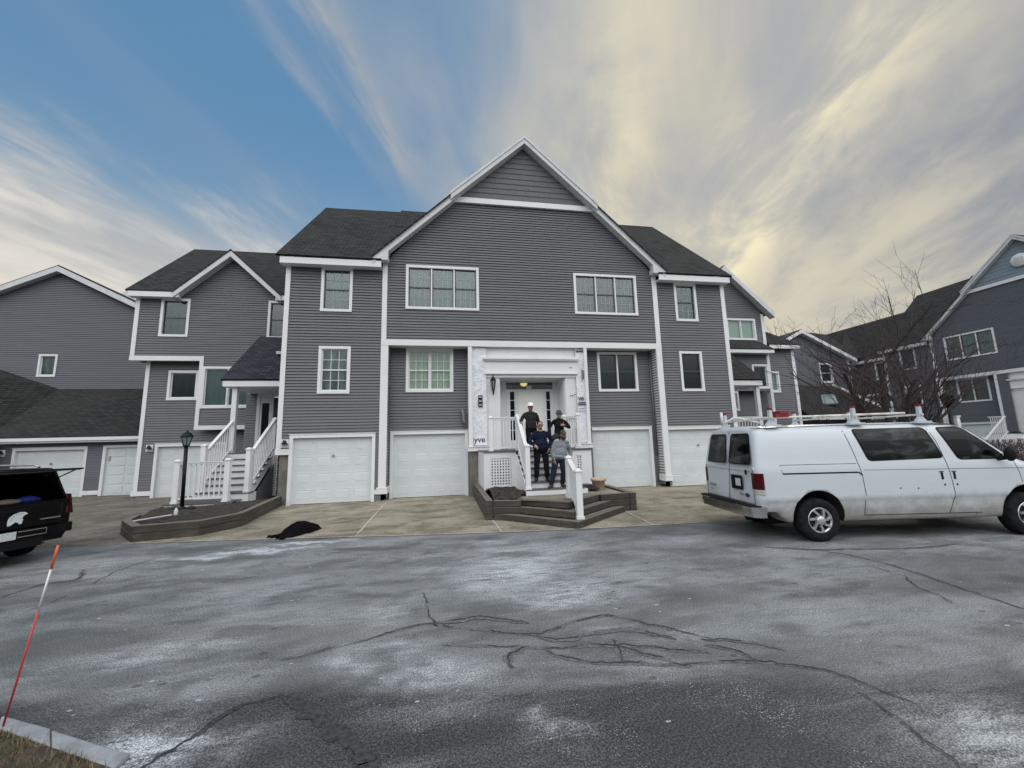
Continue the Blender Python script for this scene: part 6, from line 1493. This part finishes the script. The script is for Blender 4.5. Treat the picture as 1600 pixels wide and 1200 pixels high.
# ================================================================== people
import numpy as np
def person(name, label, base, prims, voxel=.0085, kids=(), yaw=0.0, scale=1.0):
    """prims: (matname, kind, data...) joined by a voxel remesh into one continuous skin, painted by the nearest prim"""
    mats = []; mb = MB()
    for p in prims:
        if p[0] not in mats: mats.append(p[0])
        if p[1] == 'c':   # tapered capsule chain
            pts, rs = p[2], p[3]
            for (a, b), (r0, r1) in zip(zip(pts, pts[1:]), zip(rs, rs[1:])):
                mb.tube([a, b], [r0, r1], 14); mb.ball(a, r0, 7); mb.ball(b, r1, 7)
        else:
            c, r, rot = p[2], p[3], (p[4] if len(p) > 4 else 0)
            n0 = len(mb.v); mb.ball((0, 0, 0), r, 9)
            R = Matrix.Rotation(rot, 3, 'Y') if not isinstance(rot, Matrix) else rot
            for i in range(n0, len(mb.v)): mb.v[i] = R @ mb.v[i] + Vector(c)
    T = thing('person', label, 'person', (0, 0, 0), base, yaw); T.scale = (scale,) * 3
    o = mb.build('body', [mats[0]], None, weld=True)
    rm = o.modifiers.new('r', 'REMESH'); rm.mode = 'VOXEL'; rm.voxel_size = voxel; rm.use_smooth_shade = True
    sm = o.modifiers.new('s', 'SMOOTH'); sm.factor = .5; sm.iterations = 3
    bpy.context.view_layer.update(); dg = bpy.context.evaluated_depsgraph_get(); me = bpy.data.meshes.new_from_object(o.evaluated_get(dg)); o.modifiers.clear()
    bpy.data.objects.remove(o)
    nv = len(me.vertices); co = np.empty(nv * 3); me.vertices.foreach_get('co', co); co = co.reshape(-1, 3)
    # cloth folds
    cloth = {'shirt_charcoal', 'shirt_navy', 'shirt_black', 'shirt_grey', 'pants_black', 'pants_grey', 'denim'}
    def sd(P):
        best = np.full(len(P), 1e9); bi = np.zeros(len(P), int)
        for p in prims:
            if p[1] == 'c':
                for (a, b), (r0, r1) in zip(zip(p[2], p[2][1:]), zip(p[3], p[3][1:])):
                    a_, b_ = np.array(a, float), np.array(b, float); ab = b_ - a_; t = np.clip(((P - a_) @ ab) / max(1e-9, ab @ ab), 0, 1)
                    d = np.linalg.norm(P - a_ - t[:, None] * ab, axis=1) - (r0 + (r1 - r0) * t); k = d < best; best[k] = d[k]; bi[k] = mats.index(p[0])
            else:
                R = Matrix.Rotation(p[4], 3, 'Y') if len(p) > 4 and not isinstance(p[4], Matrix) else (p[4] if len(p) > 4 else Matrix.Identity(3))
                q = (P - np.array(p[2])) @ np.array(R); r = np.array(p[3]); k0 = np.linalg.norm(q / r, axis=1); k1 = np.linalg.norm(q / (r * r), axis=1); d = k0 * (k0 - 1) / np.maximum(k1, 1e-9)
                k = d < best; best[k] = d[k]; bi[k] = mats.index(p[0])
        return bi
    vi = sd(co); no = np.empty(nv * 3); me.vertices.foreach_get('normal', no); no = no.reshape(-1, 3)
    for i in range(nv):
        if mats[vi[i]] in cloth:
            c = co[i]; k = mnoise.noise(Vector((c[0] * 9, c[1] * 9, c[2] * 14))) * .010 + mnoise.noise(Vector((c[0] * 22, c[1] * 22, c[2] * 30 + 5))) * .004
            co[i] = c + no[i] * k
    me.vertices.foreach_set('co', co.reshape(-1))
    nf = len(me.polygons); ce = np.empty(nf * 3); me.polygons.foreach_get('center', ce); fi = sd(ce.reshape(-1, 3))
    me.materials.clear()
    for q in mats: me.materials.append(MATS[q])
    me.polygons.foreach_set('material_index', fi.astype(np.int32)); me.polygons.foreach_set('use_smooth', np.ones(nf, bool)); me.update(); me.name = 'body'
    ob = bpy.data.objects.new('body', me); COL.objects.link(ob); ob.parent = T
    for nm, mb2, mt in kids: mb2.build(nm, mt, T)
    return T
def V(*a): return Vector(a)
def hand(skin, wrist, d, palm, curl=.5, thumb_up=False):
    """palm and five fingers; d = pointing direction, palm = palm-facing direction"""
    w_ = Vector(wrist); d = Vector(d).normalized(); pn = Vector(palm); pn = (pn - d * pn.dot(d)).normalized(); sd_ = d.cross(pn)
    R = Matrix((sd_, d, pn)).transposed()
    out = [(skin, 'e', tuple(w_ + d * .045), (.040, .052, .018), R)]
    for k, (off, L) in enumerate(((-.030, .068), (-.010, .078), (.010, .074), (.029, .058))):
        k0 = w_ + d * .082 + sd_ * off; a = curl * 1.2; d1 = (d * math.cos(a) + pn * math.sin(a)); a2 = curl * 2.4; d2 = (d * math.cos(a2) + pn * math.sin(a2))
        k1 = k0 + d1 * L * .55; k2 = k1 + d2 * L * .45; out.append((skin, 'c', [tuple(k0), tuple(k1), tuple(k2)], [.0105, .0095, .0085]))
    t0 = w_ + d * .03 - sd_ * .034; td = (d * .6 - sd_ * .7 + pn * .25).normalized() if not thumb_up else (Vector((0, 0, 1)) * .95 - sd_ * .1).normalized()
    t1 = t0 + td * .034; out.append((skin, 'c', [tuple(t0), tuple(t1), tuple(t1 + (td + d * .25).normalized() * .032)], [.0125, .0115, .0095])); return out
def head(skin, c, s=1.0, beard=None, hair=True, glasses=False):
    """c = head centre; the face looks to -y"""
    x, y, z = c; E = lambda dx, dy, dz, r, m=skin: (m, 'e', (x + dx * s, y + dy * s, z + dz * s), tuple(q * s for q in r))
    o = [E(0, .005, .02, (.076, .093, .098)), E(0, -.030, -.055, (.058, .062, .060)), E(0, -.058, -.085, (.030, .028, .026)), E(0, -.092, -.012, (.013, .020, .026)), E(0, -.100, -.026, (.018, .016, .012)),
         E(-.030, -.078, .018, (.026, .016, .010)), E(.030, -.078, .018, (.026, .016, .010)), E(-.045, -.06, -.02, (.024, .024, .022)), E(.045, -.06, -.02, (.024, .024, .022)), E(-.078, .012, -.005, (.012, .022, .034)), E(.078, .012, -.005, (.012, .022, .034)),
         E(0, -.088, -.056, (.022, .010, .006), 'lip'), E(-.030, -.0865, .002, (.012, .008, .006), 'hair_dark'), E(.030, -.0865, .002, (.012, .008, .006), 'hair_dark'), E(-.030, -.091, .024, (.022, .008, .005), 'hair_dark'), E(.030, -.091, .024, (.022, .008, .005), 'hair_dark')]
    if hair: o += [E(0, .022, .048, (.081, .090, .084), 'hair_dark'), E(0, .055, -.01, (.070, .05, .075), 'hair_dark'), E(-.066, .01, .02, (.015, .03, .04), 'hair_dark'), E(.066, .01, .02, (.015, .03, .04), 'hair_dark')]
    if beard == 'full': o += [E(0, -.062, -.098, (.052, .045, .048), 'hair_dark'), E(-.052, -.03, -.07, (.02, .045, .045), 'hair_dark'), E(.052, -.03, -.07, (.02, .045, .045), 'hair_dark'), E(0, -.094, -.043, (.030, .010, .007), 'hair_dark')]
    elif beard: o += [E(0, -.070, -.092, (.034, .024, .022), 'hair_dark'), E(0, -.096, -.043, (.026, .008, .006), 'hair_dark')]
    return o
mat('lip', (0.16, 0.07, 0.06), 0.5)
def boots(m, a, toe, s=1.0):
    a = Vector(a); t = Vector(toe).normalized(); return [(m, 'c', [tuple(a + Vector((0, 0, .03))), tuple(a + Vector((0, 0, -.035))), tuple(a + t * .09 * s + Vector((0, 0, -.05))), tuple(a + t * .165 * s + Vector((0, 0, -.058)))], [.050, .048, .044, .036]), (m, 'c', [tuple(a - t * .04 + Vector((0, 0, -.05))), tuple(a + Vector((0, 0, -.055)))], [.042, .042])]
def arm(m, sh, el, wr, skin, r=(.062, .052, .040), bare=False):
    sh, el, wr = map(Vector, (sh, el, wr)); cuff = el.lerp(wr, .92); o = [(m, 'c', [tuple(sh + Vector((-.022 if el.x > sh.x else .022, 0, -.030))), tuple(sh.lerp(el, .45)), tuple(el)], [r[0] * .93, r[0] * .90, r[1]]), (m, 'c', [tuple(el), tuple(el.lerp(wr, .5)), tuple(cuff)], [r[1], r[1] * .92, r[2]]), (skin, 'c', [tuple(cuff), tuple(wr + (wr - el).normalized() * .015)], [.028, .025])]
    return o
def leg(m, hip, kn, an, r=(.095, .070, .058)):
    hip, kn, an = map(Vector, (hip, kn, an)); return [(m, 'c', [tuple(hip), tuple(hip.lerp(kn, .5)), tuple(kn)], [r[0], r[0] * .88, r[1]]), (m, 'c', [tuple(kn), tuple(kn.lerp(an, .4)), tuple(an + Vector((0, 0, .02)))], [r[1], r[1] * .98, r[2]])]
def torso(m, pel, che, neck, w=.19, d=.115, belly=0.0, pm=None):
    pel, che, neck = map(Vector, (pel, che, neck)); mid = pel.lerp(che, .5); hem = pel.lerp(che, .12)
    o = [(m, 'e', tuple(che), (w * .92, d * 1.02, .17)), (m, 'e', tuple(mid + Vector((0, -belly * .5, -.02))), (w * .84 + belly, d * .98 + belly, .20)), (m, 'e', tuple(hem + Vector((0, -belly * .6, .02))), (w * .88 + belly, d * 1.02 + belly, .11)), (m, 'e', tuple(neck + Vector((0, .01, -.06))), (w * .98, d * .66, .066)), (m, 'c', [tuple(neck + Vector((0, .01, -.05))), tuple(neck + Vector((0, .005, -.005)))], [.080, .062])]
    if pm: o.append((pm, 'e', tuple(pel + Vector((0, .01, -.03))), (w * .84, d * 1.0, .11)))
    return o
# 1. navy sweatshirt, in front on the lower treads
sk = 'skin_tan'; P = []
P += torso('shirt_navy', (0, .02, .86), (0, .03, 1.20), (0, .02, 1.40), .215, .13, .035, 'pants_black'); P += leg('pants_black', (-.10, .03, .84), (-.135, -.01, .46), (-.15, .02, .11), (.105, .080, .066)) + leg('pants_black', (.10, .03, .84), (.13, -.03, .46), (.15, 0, .11), (.105, .080, .066))
P += boots('boot_black', (-.15, .02, .09), (-.25, -1, 0)) + boots('boot_black', (.15, 0, .09), (.35, -1, 0)); P += arm('shirt_navy', (-.205, .03, 1.335), (-.315, .01, 1.08), (-.19, -.20, 1.00), sk, (.072, .060, .046)) + hand(sk, (-.185, -.215, .995), (.55, -.35, -.55), (0, .4, -1), .55)
P += arm('shirt_navy', (.205, .03, 1.335), (.335, .08, 1.09), (.235, -.06, .90), sk, (.072, .060, .046)) + hand(sk, (.23, -.07, .89), (-.35, -.1, -1), (-1, .2, 0), .25)
P += [(sk, 'c', [(0, .025, 1.36), (0, .0, 1.46)], [.066, .058])] + head(sk, (0, -.005, 1.545), .98, beard='short')
gk = MB()
for s in (-1, 1):
    for k in range(10):
        a0, a1 = k * .628, (k + 1) * .628; gk.bar((s * .031 + .024 * math.cos(a0), -.108, 1.549 + .018 * math.sin(a0)), (s * .031 + .024 * math.cos(a1), -.108, 1.549 + .018 * math.sin(a1)), .005, .005, up=(0, 1, 0))
    gk.bar((s * .055, -.106, 1.552), (s * .080, .0, 1.555), .005, .005)
gk.bar((-.008, -.109, 1.552), (.008, -.109, 1.552), .005, .005)
person('person', 'man with glasses in a navy sweatshirt, one hand in his pocket, on the lower stairs', (2.66, 11.06, .80), P, kids=[('glasses', gk, 'black_metal')], yaw=rad(-8))
# 2. grey sweatshirt and camouflage cap, lowest
sk = 'skin_brown'; P = []
P += torso('shirt_grey', (.06, .04, .79), (.13, .03, 1.11), (.175, .01, 1.295), .215, .13, .04, 'denim'); P += leg('denim', (-.03, .03, .78), (-.13, -.02, .43), (-.20, -.01, .10), (.105, .078, .064)) + leg('denim', (.155, .04, .78), (.17, .0, .43), (.15, .06, .10), (.105, .078, .064))
P += boots('boot_brown', (-.20, -.01, .085), (-.75, -.8, 0), 1.05) + boots('boot_brown', (.15, .06, .085), (.4, -1, 0)); P += arm('shirt_grey', (-.06, .02, 1.23), (-.135, .0, .97), (-.11, -.06, .77), sk, (.072, .058, .044)) + hand(sk, (-.108, -.065, .755), (.05, -.12, -1), (.6, .6, 0), .4)
P += arm('shirt_grey', (.335, .04, 1.22), (.43, .07, .95), (.40, -.0, .78), sk, (.072, .058, .044)) + hand(sk, (.40, -.005, .77), (-.2, 0, -1), (-1, .2, 0), .3)
P += [(sk, 'c', [(.17, .02, 1.25), (.19, -.01, 1.36)], [.064, .058])] + head(sk, (.20, -.02, 1.435), .98, beard='full')
cp_ = MB(); hc = V(.20, -.02, 1.47); cp_.lathe([(.084, 0), (.086, .03), (.078, .065), (.052, .095), (.014, .108), (.001, .110)], hc + V(0, .006, 0), 20, sx=1, sy=1.14)
cp_.prism([tuple(hc + V(.072 * math.sin(t), -.075 - .085 * math.cos(t), .004 - .012 * math.cos(t))) for t in [(-1.5 + 3.0 * k / 10) for k in range(11)]], (0, 0, .008))
person('person', 'bearded man in a grey sweatshirt and camouflage cap by the lower handrail', (3.08, 10.92, .62), P, kids=[('cap', cp_, 'cap_camo')], yaw=rad(4))
# 3. white hard hat, upper left
sk = 'skin_brown'; P = []
P += torso('shirt_charcoal', (.03, .06, .84), (0, .02, 1.17), (-.01, -.02, 1.36), .20, .12, .015, 'pants_black'); P += leg('pants_black', (-.07, .06, .82), (-.09, .0, .44), (-.10, .02, .10)) + leg('pants_black', (.12, .06, .82), (.13, .02, .44), (.13, .05, .10))
P += boots('boot_black', (-.10, .02, .085), (-.2, -1, 0)) + boots('boot_black', (.13, .05, .085), (.3, -1, 0)); P += arm('shirt_charcoal', (-.19, .02, 1.30), (-.315, .05, 1.06), (-.335, -.06, 1.05), sk, (.070, .058, .046)) + hand(sk, (-.34, -.085, 1.035), (-.1, -.6, -.5), (.2, .2, -1), .5)
P += arm('shirt_charcoal', (.19, .02, 1.30), (.275, .09, 1.04), (.27, .03, .82), sk, (.070, .058, .046)) + hand(sk, (.27, .02, .81), (0, -.1, -1), (-1, .1, 0), .4)
P += [(sk, 'c', [(-.01, .0, 1.32), (-.01, -.04, 1.42)], [.062, .056])] + head(sk, (-.01, -.055, 1.49), .97, beard='short')
hh = MB(); hc = V(-.01, -.045, 1.525); hh.lathe([(.098, 0), (.105, .004), (.100, .03), (.092, .065), (.070, .102), (.035, .122), (.001, .126)], hc, 24, sx=1, sy=1.16)
hh.prism([tuple(hc + V(.105 * math.sin(t), -.095 - .055 * math.cos(t), .0)) for t in [(-1.57 + 3.14 * k / 12) for k in range(13)]], (0, 0, .008)); hh.bar(hc + V(0, -.10, .085), hc + V(0, .09, .10), .022, .02)
person('person', 'man in a white hard hat and charcoal sweatshirt leaning on the stair rail', (2.62, 12.12, 1.46), P, kids=[('hard_hat', hh, 'helmet_white')], yaw=rad(5))
# 4. black shirt, thumb up, one foot on a higher tread
sk = 'skin_tan'; P = []
P += torso('shirt_black', (.02, .05, .80), (.01, .02, 1.11), (.0, .0, 1.295), .195, .115, .0, 'pants_grey'); P += leg('pants_grey', (.10, .05, .78), (.035, -.03, .42), (-.09, .0, .10)) + leg('pants_grey', (-.08, .04, .77), (-.33, -.20, .68), (-.36, .05, .35), (.095, .072, .058))
P += boots('boot_black', (-.09, .0, .085), (-.1, -1, 0), 1.05) + boots('boot_black', (-.36, .06, .30), (-.2, -1, 0)); P += arm('shirt_black', (.185, .01, 1.235), (.315, -.04, 1.02), (.10, -.19, 1.07), sk, (.062, .052, .042)) + hand(sk, (.085, -.20, 1.075), (-1, -.15, .12), (0, 1, 0), .95, True)
P += arm('shirt_black', (-.185, .01, 1.235), (-.30, .07, 1.02), (-.36, .0, .86), sk, (.062, .052, .042)) + hand(sk, (-.365, -.01, .85), (-.2, -.3, -1), (.8, .2, 0), .4)
P += [(sk, 'c', [(0, .01, 1.25), (0, -.01, 1.36)], [.058, .052])] + head(sk, (0, -.02, 1.43), .95)
gl = MB(); gl.ball((-.031, -.118, 1.432), (.027, .010, .019), 6); gl.ball((.031, -.118, 1.432), (.027, .010, .019), 6); gl.bar((-.07, -.10, 1.437), (.07, -.10, 1.437), .006, .008)
hb = MB(); hc = V(0, -.012, 1.465); hb.lathe([(.082, 0), (.084, .03), (.074, .068), (.048, .095), (.001, .105)], hc, 20, sx=1, sy=1.14); hb.lathe([(.080, .012), (.105, -.006), (.128, -.018), (.126, -.022), (.080, .004)], hc, 24, sx=1, sy=1.1)
person('person', 'man in black with sunglasses and a dark brimmed hat giving a thumbs up', (3.50, 12.02, 1.29), P, kids=[('sunglasses', gl, 'black_metal'), ('hat', hb, 'cap_camo')], yaw=rad(6))
